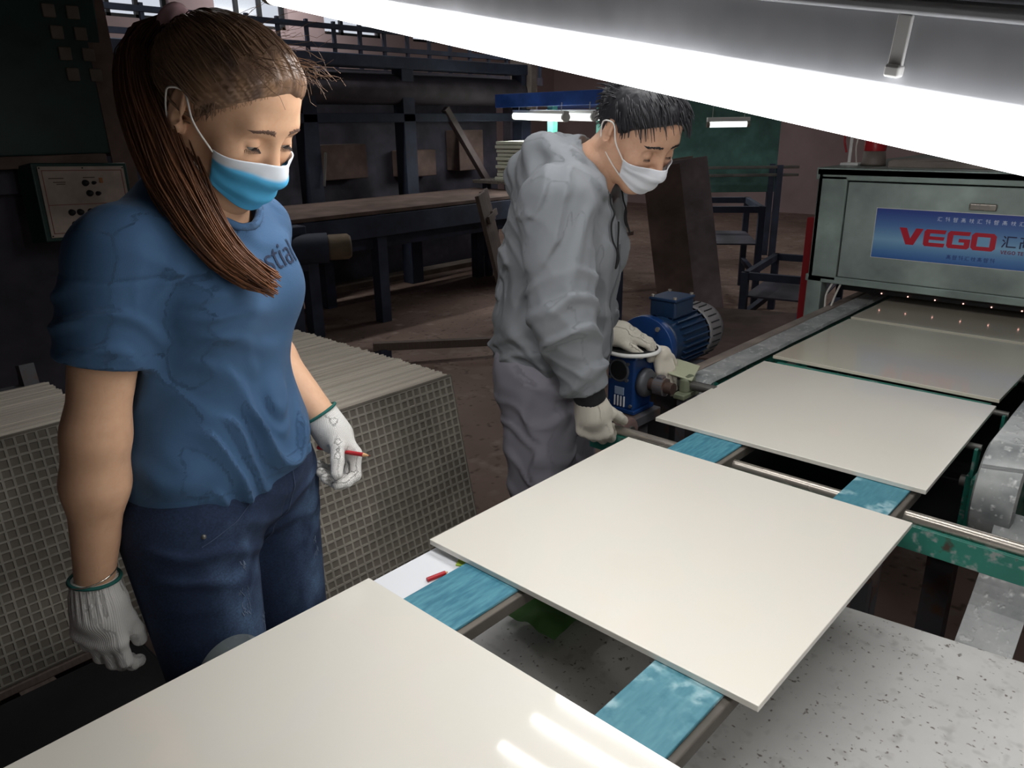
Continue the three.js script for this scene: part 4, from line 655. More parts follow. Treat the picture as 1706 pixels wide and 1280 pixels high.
  obj('shoe', nets(rc([-.115, .04, -.04], [-.122, .04, .13], .044, .042), [-.2, -.01, -.12], [-.03, .12, .2], .008), M.blackRubber, P); obj('shoe', nets(rc([.115, .04, -.04], [.122, .04, .13], .044, .042), [.03, -.01, -.12], [.2, .12, .2], .008), M.blackRubber, P);
  const wrap = (gl, w, a2) => { const A = nrm(a2), slv = rc(w, w.map((q, i) => q + A[i] * .05), .035, .036), c = (x, y, z) => (x - w[0]) * A[0] + (y - w[1]) * A[1] + (z - w[2]) * A[2]; return (x, y, z) => smax(smin(gl(x, y, z), slv(x, y, z), .012), -.012 - c(x, y, z), .003); };
  const glM = mat(0xd9d3c5, .95, { bumpMap: T_knit, bumpScale: .0007 });
  plabel(obj('glove', nets(wrap(glR, wrR, hR.along), loR, hiR, .0036), glM, P), 'cream cotton glove gripping the rail'); plabel(obj('glove', nets(wrap(glL, wrL, hL.along), loL, hiL, .0036), glM, P), 'cream cotton glove resting on the disc');
  const cuff = (w, a, b, n2) => { const d = nrm(b.map((q, i) => q - a[i])), g = new THREE.CylinderGeometry(.04, .037, .05, 24, 1, true); g.applyQuaternion(new THREE.Quaternion().setFromUnitVectors(V(0, -1, 0), V(...d))); g.translate(w[0] - d[0] * .012, w[1] - d[1] * .012, w[2] - d[2] * .012); plabel(obj('inner_cuff', g, bk, P), 'black inner sleeve cuff'); };
  cuff(wrR, elR, wrR); cuff(wrL, elL, wrL);
}
// ---------------------------------------------------------------- grey green machine with the blue sign
function banner() {
  const w = 1640, h = 360, c = document.createElement('canvas'); c.width = w; c.height = h; const g = c.getContext('2d');
  const gr = g.createLinearGradient(0, 0, 0, h); gr.addColorStop(0, '#3b4fa0'); gr.addColorStop(.3, '#5d86c4'); gr.addColorStop(.62, '#8fc0e2'); gr.addColorStop(1, '#3f6fb8'); g.fillStyle = gr; g.fillRect(0, 0, w, h);   // printed blue backdrop
  const px = (z) => (z + .068) / .82 * w;                                // z in the scene -> canvas x
  // red logotype VEGO: slanted heavy letters
  const x0 = px(.022), x1 = px(.332), lw = (x1 - x0) / 4.12, y0 = 128, y1 = 248; g.fillStyle = '#c9283f';
  const poly = (pts) => { g.beginPath(); pts.forEach(([a, b], i) => i ? g.lineTo(a, b) : g.moveTo(a, b)); g.closePath(); g.fill(); };
  const L = (i) => x0 + i * lw * 1.04, H = y1 - y0, th = 27;
  { const a = L(0); poly([[a - 6, y0], [a + 44, y0], [a + lw * .5, y0 + H * .62], [a + lw - 44, y0], [a + lw + 6, y0], [a + lw * .5 + 26, y1], [a + lw * .5 - 26, y1]]); }
  { const a = L(1) + 8; poly([[a + 14, y0], [a + lw - 8, y0], [a + lw - 14, y0 + th], [a + 40, y0 + th], [a + 38, y0 + H / 2 - 12], [a + lw - 14, y0 + H / 2 - 12], [a + lw - 18, y0 + H / 2 + 12], [a + 36, y0 + H / 2 + 12], [a + 36, y1 - th], [a + lw - 8, y1 - th], [a + lw - 14, y1], [a + 12, y1], [a, y1 - 14], [a, y0 + 16]]); }
  { const a = L(2) + 4; poly([[a + 16, y0], [a + lw - 6, y0], [a + lw - 12, y0 + th], [a + 38, y0 + th], [a + 36, y1 - th], [a + lw - 40, y1 - th], [a + lw - 40, y0 + H * .62], [a + lw * .5, y0 + H * .62], [a + lw * .5, y0 + H * .42], [a + lw - 4, y0 + H * .42], [a + lw - 4, y1 - 14], [a + lw - 18, y1], [a + 14, y1], [a, y1 - 16], [a, y0 + 16]]); }
  { const a = L(3); poly([[a + 18, y0], [a + lw - 18, y0], [a + lw, y0 + 18], [a + lw, y1 - 18], [a + lw - 18, y1], [a + 18, y1], [a, y1 - 18], [a, y0 + 18]]); g.fillStyle = '#84b6de'; g.fillRect(a + 36, y0 + th, lw - 72, H - 2 * th); }
  // the two big characters and the small lines, in strokes
  g.strokeStyle = '#2b2f58'; g.lineCap = 'round'; const S = (x, y, s, strokes, lw2) => { g.lineWidth = lw2; for (const st of strokes) { g.beginPath(); st.forEach(([a, b], i) => i ? g.lineTo(x + a * s, y + b * s) : g.moveTo(x + a * s, y + b * s)); g.stroke(); } };
  const HUI = [[[.1, .1], [.2, .2]], [[.04, .4], [.15, .48]], [[.04, .95], [.22, .6]], [[.95, .12], [.36, .12], [.36, .92], [.98, .92]]], GAO = [[[.5, .0], [.5, .12]], [[.08, .15], [.92, .15]], [[.3, .26], [.7, .26], [.7, .42], [.3, .42], [.3, .26]], [[.1, .98], [.1, .52], [.9, .52], [.9, .9], [.8, .96]], [[.32, .64], [.68, .64], [.68, .84], [.32, .84], [.32, .64]]];
  S(px(.35), 132, 82, HUI, 8); S(px(.35) + 100, 132, 82, GAO, 8);
  g.fillStyle = '#7a2f52'; g.font = 'bold 34px sans-serif'; g.fillText('VEGO TECH', px(.35), 258);
  const KE = [[[.1, .1], [.4, .04]], [[.26, .04], [.26, .95]], [[.04, .32], [.46, .32]], [[.62, .1], [.7, .2]], [[.6, .38], [.7, .48]], [[.52, .66], [.98, .58]], [[.84, .0], [.84, .98]]], JI = [[[.04, .28], [.4, .28]], [[.24, .05], [.24, .9]], [[.05, .6], [.4, .48]], [[.5, .25], [.96, .25]], [[.74, .05], [.74, .45]], [[.55, .45], [.9, .45], [.5, .98]], [[.6, .58], [.97, .98]]], ZHI = [[[.1, .15], [.5, .15]], [[.28, .0], [.28, .3]], [[.05, .32], [.55, .32]], [[.28, .3], [.1, .5]], [[.65, .08], [.92, .08], [.92, .4], [.65, .4], [.65, .08]], [[.2, .55], [.8, .55], [.8, .98], [.2, .98], [.2, .55]], [[.2, .76], [.8, .76]]];
  const chars = [HUI, GAO, KE, JI, ZHI]; g.strokeStyle = '#d8e2f4'; for (let k = 0; k < 11; k++) S(px(.14) + k * 50, 36, 30, chars[(k * 2) % 5], 3);
  g.strokeStyle = '#32508f'; for (let k = 0; k < 8; k++) S(px(.187) + k * 39, 296, 30, chars[(k * 3 + 1) % 5], 3.4);
  const t = new THREE.CanvasTexture(c); t.colorSpace = THREE.SRGBColorSpace; return t;
}
{
  const X = 2.3, m = thing('tile_machine', 'grey green machine housing with blue sign spanning the conveyor', 'machine', [X, 0, 0]);
  const hood = [rb(1.3, .032, 1.42, .65, 1.263, .4, .006), rb(1.3, .43, .02, .65, 1.06, -.29, .004), rb(1.3, .43, .02, .65, 1.06, 1.1, .004), rb(.02, .44, 1.4, 1.29, 1.06, .4, .004)];
  obj('housing', hood, M.cabinet, m);
  obj('front_frame', [rb(.02, .045, 1.42, .01, 1.2565, .4, .004), rb(.02, .028, 1.42, .01, .853, .4, .004), rb(.02, .4, .11, .01, 1.05, -.245, .004), rb(.02, .4, .11, .01, 1.05, 1.045, .004)], M.cabinet, m);
  for (const z of [-.272, 1.08]) obj('corner_post', [rb(.06, .86, .06, .03, .43, z, .005), rb(.06, .86, .06, 1.25, .43, z, .005)].slice(0, 1), M.cabinet, m);
  for (const z of [-.272, 1.08]) obj('corner_post', rb(.06, .86, .06, 1.25, .43, z, .005), M.cabinet, m);
  const door = obj('door', rb(.018, .36, 1.168, .0085, 1.049, .4, .004), M.cabinetDoor, m);
  { const g = new THREE.PlaneGeometry(.82, .18); g.rotateY(-Math.PI / 2); g.translate(-.0025, 1.0495, .342); const s = obj('sign', g, mat(0xffffff, .35, { map: banner() }), door, true); plabel(s, 'blue sign with red VEGO lettering'); const b = obj('sign_backing', rb(.002, .184, .824, -.0012, 1.0495, .342, .0005), M.white, s); }
  plabel(obj('latch', [rb(.012, .024, .085, -.006, 1.163, .275, .006), cyl(.008, .008, .008, -.013, 1.163, .29, 0, 0, Math.PI / 2, 16)], M.steel, door), 'white metal latch with keyhole');
  obj('inner_panel', [rb(1.2, .02, 1.3, .68, .985, .4, .004)], M.black, m);
  obj('curtain_strip', rb(.006, .03, 1.2, .06, .835, .42, .001), M.blackRubber, m);
  const dotGlow = new THREE.MeshStandardMaterial({ color: 0xffd8d0, emissive: 0xffb8a8, emissiveIntensity: 2.5 });  // row of tiny glowing dots along the machine opening
  [-.028, .067, .161, .255, .345, .438, .53].forEach((z) => plabel(obj('glowing_dot', new THREE.SphereGeometry(.0026, 10, 8).translate(.055, .813, z), dotGlow, m), 'tiny glowing light dot'));
  obj('sensor_bar', rb(.02, .02, 1.2, .068, .818, .42, .003), M.black, m);
  for (let k = 0; k < 2; k++) obj('hose', tube([[.02, .85, -.2 + k * .03], [-.02, .8, -.21 + k * .035], [-.05, .75, -.2 + k * .02], [-.06, .7, -.2]], .004, 30, 6), M.wire, m);
  const b = thing('warning_beacon', 'red warning beacon on a white base on top of the machine', 'beacon', [X + .2, 1.279, -.17]);
  obj('beacon_base', lathe([[0, 0], [.046, 0], [.044, .012], [.04, .055], [0, .055]]), M.cream, b); plabel(obj('beacon_dome', lathe([[.04, .056], [.041, .07], [.04, .12], [.03, .142], [0, .15]]), mat(0xc23038, .25, { transmission: .2, thickness: 0 }), b), 'red plastic dome');
  const f = thing('flat_box', 'flat pinkish carton lying on top of the machine', 'box', [X + .22, 1.279, .12]); obj('carton', rb(.2, .024, .42, 0, .012, .0, .003), M.cream, f); obj('lid_flap', rb(.2, .003, .2, 0, .0255, -.1, .001), M.cream, f);
  const k = thing('cable_bracket', 'white bracket with dangling cords at the corner of the machine top', 'bracket', [X + .2, 1.279, -.255]);
  obj('foot', rb(.05, .01, .07, 0, .005, 0, .003), M.white, k); obj('upright', rb(.008, .2, .012, 0, .11, -.008, .002), M.white, k); obj('cord', tube([[0, .2, -.01], [.01, .16, -.03], [0, .1, -.036], [-.01, .05, -.02]], .004, 20, 6), M.redPaint, k); obj('cord', tube([[0, .2, .0], [.0, .15, .02], [-.01, .07, .016], [0, .012, .02]], .003, 20, 6), M.wire, k);
  const r = thing('red_post', 'red painted post behind the corner of the machine', 'post', [2.64, 0, -.43]); obj('column', rb(.05, 1.05, .05, 0, .525, 0, .005), M.redPaint, r); obj('foot_plate', rb(.1, .01, .1, 0, .005, 0, .002), M.redPaint, r);
}
// ---------------------------------------------------------------- drive: blue gearbox, motor, black disc
{
  const g = thing('worm_gearbox', 'blue worm gearbox with round cover plate beside the man', 'gearbox', [.935, 0, -.225]);
  obj('casing', [rb(.088, .15, .088, 0, .785, 0, .008), rb(.1, .012, .1, 0, .708, 0, .003), rb(.1, .012, .1, 0, .862, 0, .003)], M.blue, g);
  obj('pedestal', [rb(.13, .03, .13, 0, .685, 0, .004), bx(.08, .67, .08, 0, .335, 0)], M.darkSteel, g);
  obj('cover_ring', [place(new THREE.TorusGeometry(.029, .004, 8, 32), -.045, .82, -.005, 0, Math.PI / 2, 0)], M.castGrey, g); plabel(obj('cover_plate', cyl(.027, .027, .008, -.044, .82, -.005, 0, 0, Math.PI / 2, 32), M.black, g), 'black round cover');
  for (const [y, z] of [[.842, .024], [.842, -.034], [.796, .022], [.796, -.032], [.725, .036], [.725, -.036]]) obj('bolt', cyl(.005, .005, .006, -.047, y, z, 0, 0, Math.PI / 2, 6), M.castGrey, g);
  plabel(obj('name_plate', rb(.003, .022, .03, -.0452, .762, -.002, .001), mat(0x9fb2cc, .4), g), 'small pale plate');
  for (let k = 0; k < 4; k++) obj('rib', rb(.004, .03, .004, -.0455, .733, -.016 + k * .01, .001), M.white, g);
  plabel(obj('output_flange', [lathe([[.018, 0], [.04, 0], [.04, .012], [.034, .022], [.018, .024]], 32).rotateX(Math.PI / 2).translate(0, .785, .044)], M.castGrey, g), 'grey cast flange');
  obj('shaft', cyl(.016, .016, .1, 0, .785, .088, Math.PI / 2, 0, 0, 20), mat(0x5f4d46, .5, { metalness: .4 }), g);
  obj('coupling', [cyl(.026, .026, .03, 0, .785, .1, Math.PI / 2, 0, 0, 8), rb(.02, .05, .02, 0, .79, .1, .004)], M.darkSteel, g);
  const d = thing('rimmed_disc', 'black round disc with white rim on top of the blue gearbox', 'disc', [.93, .868, -.218]);
  obj('disc_pad', lathe([[0, .0], [.07, 0], [.072, .006], [.07, .011], [0, .011]], 48), M.black, d); plabel(obj('rim', new THREE.TorusGeometry(.074, .0055, 10, 60).rotateX(Math.PI / 2).translate(0, .006, 0), M.white, d), 'white rim');
  const gl = thing('spare_glove', 'spare cream glove drooping from the disc over the gearbox', 'glove', [.99, .865, -.165]);
  const hf = handField([0, 0, 0], [.15, -1, .25], [.8, 0, .3], { side: 1, scale: .75, inflate: .002, curl: [[.1, .1, .1], [.05, .1, .1], [.1, .15, .1], [.1, .2, .1]] }); obj('glove_body', nets((x, y, z) => smax(hf(x, y, z), -(-y + .01), .004), [-.1, -.17, -.1], [.12, .03, .12], .0045), mat(0xddd6c8, .95), gl);
  const mo = thing('electric_motor', 'blue electric motor with finned body and grey fan cover', 'motor', [1.06, .838, -.262]); mo.scale.setScalar(1.16);
  const lx = (p, seg = 40) => lathe(p, seg).rotateZ(-Math.PI / 2);
  plabel(obj('mounting_flange', lx([[0, 0], [.078, 0], [.08, .004], [.08, .022], [.074, .028], [.05, .045], [0, .045]]), M.blue, mo), 'bright blue round flange');
  obj('housing', lx([[0, .045], [.058, .045], [.066, .06], [.066, .2], [.06, .205], [0, .205]]), M.darkBlue, mo);
  for (let k = 0; k < 28; k++) { const a = k / 28 * 6.2832; obj('fin', rb(.12, .004, .013, .135, .0, .069, .001).rotateX(a), M.darkBlue, mo); }
  obj('terminal_box', [rb(.09, .045, .075, .12, .085, 0, .006), rb(.094, .008, .08, .12, .109, 0, .003)], M.darkBlue, mo);
  for (const [x, z] of [[.08, .032], [.16, .032], [.08, -.032], [.16, -.032]]) obj('bolt', cyl(.005, .005, .006, x, .115, z, 0, 0, 0, 8), M.steel, mo);
  plabel(obj('fan_cover', lx([[.068, .205], [.073, .208], [.074, .255], [.066, .283], [.04, .29], [0, .29]]), mat(0x8d8a8b, .6, { map: T_grime }), mo), 'grey fan cover');
  for (let k = 0; k < 26; k++) { const a = k / 26 * 6.2832; obj('cover_slot', rb(.04, .003, .006, .232, 0, .073, .001).rotateX(a), M.black, mo); }
  for (const a of [.6, 2.2, 3.8, 5.3]) obj('bolt', cyl(.006, .006, .006, -.003, .066 * Math.cos(a), .066 * Math.sin(a), 0, 0, Math.PI / 2, 6), M.steel, mo);
  obj('motor_foot', [bx(.1, .64, .07, .13, -.4, 0), rb(.14, .02, .13, .13, -.075, 0, .003)], M.darkSteel, mo);
  const b = thing('bearing_block', 'pale green bearing block with dirty shaft next to the belt end', 'bearing', [1.03, 0, -.1]);
  obj('housing', [rb(.05, .05, .03, 0, .772, 0, .012), rb(.09, .016, .035, 0, .746, 0, .004)], mat(0x9fa88a, .6, { map: T_grime }), b); obj('shaft', cyl(.013, .013, .11, 0, .772, .03, Math.PI / 2, 0, 0, 16), M.dullSteel, b); obj('bracket', bx(.05, .74, .03, 0, .37, 0), M.darkSteel, b);
  plabel(obj('guard_plate', rb(.12, .005, .07, .03, .8, -.03, .002, .22, .35, .05), mat(0xb4b89c, .6), b), 'pale green guard plate');
  const w = thing('rubber_wheel', 'pinkish rubber wheel below the end of the rail', 'wheel', [.79, .7, -.14]); obj('tyre', lathe([[.016, -.02], [.034, -.02], [.037, -.014], [.037, .014], [.034, .02], [.016, .02]], 32).rotateX(Math.PI / 2), M.pinkRubber, w); obj('hub', cyl(.016, .016, .05, 0, 0, 0, Math.PI / 2, 0, 0, 20), M.dullSteel, w); obj('fork', [bx(.02, .7, .006, 0, -.35, -.028), bx(.02, .7, .006, 0, -.35, .028)].slice(0, 1), M.darkSteel, w);
}
// ---------------------------------------------------------------- stacks of tiles standing on edge
{
  const slab = rb(.6, .6, .0094, .3, .3, -.0047, .0012, 0, 0, 0, 1);
  const backs = [0x938b7f, 0xa59e93, 0x958f86].map((c) => mat(c, .85, { map: T_grime })), edges = [0xc9c1b4, 0xbfb6a9, 0xd2cabd].map((c) => mat(c, .75));
  function lattice() {                                                    // raised square ribs on the back of a tile
    const n = 24, p = .588 / n, P = [], I = [], rn = mulberry(9), q = (a, b, c, d) => { const i = P.length / 3; P.push(...a, ...b, ...c, ...d); I.push(i, i + 1, i + 2, i, i + 2, i + 3); };
    for (let j = 0; j < n; j++) for (let i = 0; i < n; i++) {
      const x0 = .006 + i * p, y0 = .006 + j * p, x1 = x0 + p, y1 = y0 + p, t = .0022 + .0007 * rn(), h = .0024, b = .0001, o = [[x0, y0], [x1, y0], [x1, y1], [x0, y1]], c = [[x0 + t, y0 + t], [x1 - t, y0 + t], [x1 - t, y1 - t], [x0 + t, y1 - t]], e = [[x0 + t + .001, y0 + t + .001], [x1 - t - .001, y0 + t + .001], [x1 - t - .001, y1 - t - .001], [x0 + t + .001, y1 - t - .001]];
      for (let k = 0; k < 4; k++) { const l = (k + 1) % 4; q([...o[k], h], [...o[l], h], [...c[l], h], [...c[k], h]); q([...c[k], h], [...c[l], h], [...e[l], b], [...e[k], b]); }
    }
    const g = new THREE.BufferGeometry(); g.setAttribute('position', new THREE.Float32BufferAttribute(P, 3)); g.setIndex(I); const u = g.toNonIndexed(); u.computeVertexNormals(); return boxUV(u);
  }
  const grid = lattice(), slabUV = boxUV(slab);
  const stack = (x, z, n, pitch, frontLabel, label, group, seed) => {
    const r = mulberry(seed), lean = -.208;
    for (let k = 0; k < n; k++) {
      const t = thing('stacked_tile', k ? label : frontLabel, 'tile', [x + (r() - .5) * .012, .1645 + (r() - .5) * .004 * (k ? 1 : 0), z - k * pitch], 0, group); t.rotation.x = lean + (r() - .5) * .003;
      const m = new THREE.Mesh(slabUV, k ? edges[Math.floor(r() * 3)] : backs[0]); m.name = 'slab'; m.castShadow = m.receiveShadow = true; t.add(m);
      if (!k) { const q = new THREE.Mesh(grid, M.tileRib); q.name = 'rib_lattice'; q.castShadow = q.receiveShadow = true; t.add(q); q.userData.label = 'raised square ribs on the tile back'; }
    }
  };
  stack(.112, -.585, 78, .0107, 'ribbed back of the foremost tile in the long stack by the woman', 'tile on edge in the long stack between woman and man', 'tiles of the long stack', 3);
  stack(-.71, -1.065, 38, .0105, 'ribbed back of the foremost tile in the short stack behind her gloved arm', 'tile on edge in the short stack behind the arm of the woman', 'tiles of the short stack', 4);
  const pallet = (label, x0, x1, z0, z1) => { const t = thing('pallet', label, 'pallet', [x0, 0, z0]); for (let k = 0; k < 5; k++) obj('deck_board', rb((x1 - x0) * .96, .022, (z1 - z0) / 5 - .03, (x1 - x0) / 2, .151, (z1 - z0) * (k + .5) / 5, .003), M.wood, t); for (const q of [.06, .5, .94]) obj('bearer', bx(.08, .138, z1 - z0, (x1 - x0) * q, .07, (z1 - z0) / 2), M.wood, t); };
  pallet('wooden pallet under the long stack of tiles', .08, .76, -1.44, -.555); pallet('wooden pallet under the short stack of tiles', -.74, -.08, -1.48, -1.045);
  const rack = (label, x, z) => { const t = thing('leaning_rack', label, 'rack', [x, 0, z]); obj('back_frame', [beam([.03, .16, .02], [.03, .8, -.125], .04, .04), beam([.57, .16, .02], [.57, .8, -.125], .04, .04), beam([.03, .72, -.115], [.57, .72, -.115], .04, .04)], M.darkSteel, t); obj('strut', beam([.03, .78, -.13], [.03, .01, -.34], .035, .035), M.darkSteel, t); obj('strut', beam([.57, .78, -.13], [.57, .01, -.34], .035, .035), M.darkSteel, t); };
  rack('dark steel rack behind the long stack of tiles', .11, -1.475); rack('dark steel rack behind the short stack of tiles', -.71, -1.515);
  // dark platform in front of the short stack
  const p = thing('floor_platform', 'dark steel floor plate in front of the short stack of tiles', 'platform', [-.75, 0, -.62]); obj('plate', rb(1.15, .012, .42, 0, .152, -.19, .003), M.blackRubber, p); obj('side_channel', rb(.05, .1, .42, .56, .1, -.19, .004), M.blackRubber, p); for (const x of [-.5, 0, .5]) obj('bearer', bx(.06, .145, .4, x, .0725, -.19), M.black, p);
  const b = thing('floor_plank', 'dark grey plank lying beside the platform', 'plank', [-.08, 0, -.72]); obj('board', rb(.12, .03, .62, 0, .015, -.05, .004, 0, .06, 0), mat(0x5b5751, .8, { map: T_wood }), b); obj('cleat', rb(.1, .015, .03, 0, .037, .15, .003), M.wood, b);
  // belt end just behind the nearest tile
  const q = thing('end_pulley', 'grey rounded belt end beside the thigh of the woman', 'pulley', [-.36, 0, -.012]); plabel(obj('belt_wrap', cyl(.052, .052, .03, 0, .716, 0, Math.PI / 2, 0, 0, 40), mat(0x8f989c, .4, { map: T_wetbelt }), q), 'grey wet belt'); obj('axle', cyl(.012, .012, .05, 0, .716, 0, Math.PI / 2, 0, 0, 16), M.dullSteel, q); obj('post', bx(.04, .7, .02, 0, .35, .0), M.darkSteel, q);
}
// hanging belts, cable and pieces beyond the table
{
  const t = thing('slack_belt', 'dusty grey slack belt hanging below the green beam', 'belt', [0, 0, 0]);
  const path = [[1.02, .66], [.98, .58], [.9, .5], [.8, .43], [.72, .36], [.68, .25], [.67, .1], [.67, .02]], P = [], I = [], c = new THREE.CatmullRomCurve3(path.map(([x, y]) => V(x, y, 0))).getPoints(30);
  c.forEach((p, i) => { const a = c[Math.max(0, i - 1)], b = c[Math.min(30, i + 1)], d = b.clone().sub(a).normalize(); for (const [z, o] of [[.665, 0], [.765, 0], [.765, .007], [.665, .007]]) P.push(p.x - d.y * o, p.y + d.x * o, z); });
  for (let i = 0; i < 30; i++) for (let k = 0; k < 4; k++) { const l = (k + 1) % 4; I.push(i * 4 + k, i * 4 + l, i * 4 + 4 + l, i * 4 + k, i * 4 + 4 + l, i * 4 + 4 + k); }
  const g = new THREE.BufferGeometry(); g.setAttribute('position', new THREE.Float32BufferAttribute(P, 3)); g.setIndex(I); const u = g.toNonIndexed(); u.computeVertexNormals(); obj('belt_strip', u, M.wetBelt, t); obj('buckle', rb(.02, .02, .11, .675, .03, .715, .004), M.darkSteel, t);
  const k = thing('red_cable', 'dark red cable looping on the floor below the green beam', 'cable', [0, 0, 0]); obj('cable_run', tube([[.78, .32, .5], [.86, .25, .58], [.9, .16, .62], [.85, .07, .62], [.78, .02, .58], [.7, .01, .5], [.6, .01, .4]], .006, 60, 8), mat(0x6d2024, .5), k); obj('plug', rb(.03, .02, .045, .6, .012, .4, .006), M.black, k);
  const h = thing('drip_bracket', 'rusty bracket hanging from the green beam under the tile', 'bracket', [.74, 0, .5]); obj('hanger', [rb(.03, .14, .04, 0, .61, 0, .006, 0, 0, .2), rb(.05, .04, .05, .0, .67, 0, .006)], mat(0x8a7770, .7, { map: T_grime }), h); obj('leg', bx(.03, .56, .03, -.01, .28, 0), M.darkSteel, h);
}
// ---------------------------------------------------------------- dim background of the hall
const dimBrown = mat(0x8a746b, .85, { map: T_grime }), dimBlue = mat(0x48526a, .7, { map: T_grime }), hull = mat(0x5d5a68, .75, { map: T_grime }), teal = mat(0x4f9a8c, .5, { map: T_grime });
{ // press with green cabinet
  const t = thing('press_machine', 'dark press with green panel and two columns of pale square windows', 'machine', [.1, 0, -2.95]);
  const cab = obj('green_panel', rb(1.5, 1.3, .12, -.1, 2.0, -.06, .01), M.darkGreen, t);
  for (let j = 0; j < 4; j++) for (let i = 0; i < 2; i++) { const x = .455 + i * .095 + j * .017, y = 1.935 - j * .083; const w = plabel(obj('square_window', rb(.052, .055, .012, x - .0, y, .004, .008), mat(0x8d8478, .6, { map: T_grime }), cab), 'pale square window'); }
  obj('body', [bx(1.4, 1.32, .9, -.1, .66, -.55), bx(1.5, .14, 1, -.1, 1.27, -.5)], hull, t);
  obj('side_column', beam([.69, 0, 0], [.62, 2.6, -.05], .07, .1), dimBrown, t); obj('shelf', rb(1.4, .05, .2, -.15, 1.33, .0, .006), dimBrown, t);
  obj('pipe', bar([.72, 1.66, .1], [.86, 1.66, .1], .008, 8), M.wire, t); obj('pipe', bar([.86, 1.67, .1], [.86, 1.6, .1], .008, 8), M.wire, t);
}
{ // control box
  const t = thing('control_box', 'cream control panel with black knobs behind the shoulder of the woman', 'control box', [.5, 1.165, -2.74]); t.rotation.set(-.12, .12, -.03);
  obj('box', rb(.4, .32, .14, 0, 0, -.075, .006), M.darkGreen, t);
  const f = obj('face_plate', rb(.36, .29, .006, 0, 0, 0, .002), mat(0xcdbcae, .5, { map: T_grime }), t);
  obj('border_line', [bx(.335, .003, .001, 0, .128, .0034), bx(.335, .003, .001, 0, -.128, .0034), bx(.003, .258, .001, -.166, 0, .0034), bx(.003, .258, .001, .166, 0, .0034), bx(.335, .003, .001, 0, -.012, .0034)], mat(0x7a4a3e, .6), f);
  for (const [x, y, r] of [[.0, .075, .014], [.035, .075, .008], [.01, .032, .014], [.045, .03, .01], [-.08, -.045, .014], [-.045, -.045, .014], [-.075, -.095, .014], [-.035, -.095, .014], [0, -.045, .014], [.06, -.045, .014]]) obj('knob', lathe([[0, .018], [r * .7, .018], [r, .002], [r, 0]], 20).rotateX(Math.PI / 2).translate(x, y, .003), M.black, t);
  obj('amber_lamp', rb(.014, .022, .008, .068, .085, .006, .002), mat(0xa06a3c, .4), t);
  for (const [x, y, w] of [[-.115, .096, .06], [-.105, .08, .05], [-.1, .072, .035], [.02, .098, .05]]) obj('legend_print', bx(w, .004, .0008, x, y, .0034), mat(0x5b5048, .7), f);
  for (const [x, y] of [[-.174, .138], [.174, .138], [-.174, -.138], [0, .138]]) obj('screw', cyl(.003, .003, .003, x, y, .004, Math.PI / 2, 0, 0, 8), M.black, t);
  obj('stand', bx(.06, .98, .06, 0, -.66, -.1), M.darkSteel, t);
}
{ // long roller bench
  const t = thing('roller_bench', 'long brown bench on dark legs behind the woman', 'bench', [1.75, 0, -3.8]);
  obj('bench_top', rb(3.0, .03, .9, 1.5, .845, -.42, .005), dimBrown, t); obj('front_rail', [rb(3.0, .16, .04, 1.5, .745, .02, .005), rb(2.4, .1, .03, 1.75, .62, -.05, .005)], dimBlue, t);
  for (const x of [.5, 1.12, 2.9]) obj('leg', rb(.09, .84, .09, x, .42, -.02, .004), dimBlue, t);
  for (const x of [.5, 1.12, 2.9]) obj('leg', rb(.09, .84, .09, x, .42, -.75, .004), dimBlue, t);
  obj('rear_rail', rb(3.0, .16, .04, 1.5, .745, -.82, .005), dimBlue, t);
  const m = thing('end_roller', 'tan roller end with motor bracket at the bench', 'roller', [2.05, .69, -3.55]);
  plabel(obj('roller_drum', [lathe([[0, -.08], [.07, -.08], [.085, -.06], [.085, .06], [.07, .08], [.05, .08], [.045, .06], [0, .06]], 32).rotateZ(-Math.PI / 2).rotateY(-.5).translate(.2, 0, .1)], mat(0x8f7d66, .7, { map: T_grime }), m), 'tan drum'); obj('motor_body', cyl(.1, .1, .3, 0, 0, 0, 0, -.5, Math.PI / 2, 24), dimBlue, m); obj('bracket', [rb(.3, .3, .12, -.12, .0, -.06, .01), bx(.1, .7, .1, -.1, -.34, -.05)], dimBlue, m);
}
{ // tall dark machine behind the bench
  const t = thing('kiln_machine', 'tall dark machine with long horizontal drum and slanting brace', 'machine', [1.5, 0, -4.9]);
  obj('back_panel', [rb(4.2, 1.9, .1, 2.1, .98, -.4, .01)], hull, t); obj('top_beam', rb(4.3, .1, .2, 2.1, 1.98, .05, .01), dimBlue, t);
  obj('drum', cyl(.13, .13, 4.1, 2.1, 1.76, .02, 0, 0, Math.PI / 2, 28), mat(0x5f5863, .7, { map: T_grime }), t); obj('lower_beam', rb(4.2, .08, .16, 2.1, 1.52, .05, .01), dimBlue, t);
  for (const x of [.1, 1.5, 2.55, 4.15]) obj('post', rb(.14, 2, .14, x, 1, .06, .006), dimBlue, t);
  plabel(obj('brace', beam([3.0, 1.6, .12], [3.55, .9, .12], .06, .06), mat(0x8a7d7c, .7, { map: T_grime }), t), 'pale slanting brace');
  for (const [x, y, w, h] of [[.8, 1.2, .5, .35], [2.0, 1.15, .5, .3], [2.9, 1.1, .4, .25], [1.2, .6, .7, .4], [3.6, 1.2, .35, .4]]) obj('box_unit', rb(w, h, .2, x, y, -.25, .01), dimBrown, t);
  obj('lever', bar([1.6, 1.25, .15], [1.55, .98, .16], .012, 8), M.dullSteel, t); obj('end_plate', rb(.1, .5, .3, 4.2, 1.85, .05, .01), M.cream, t);
}
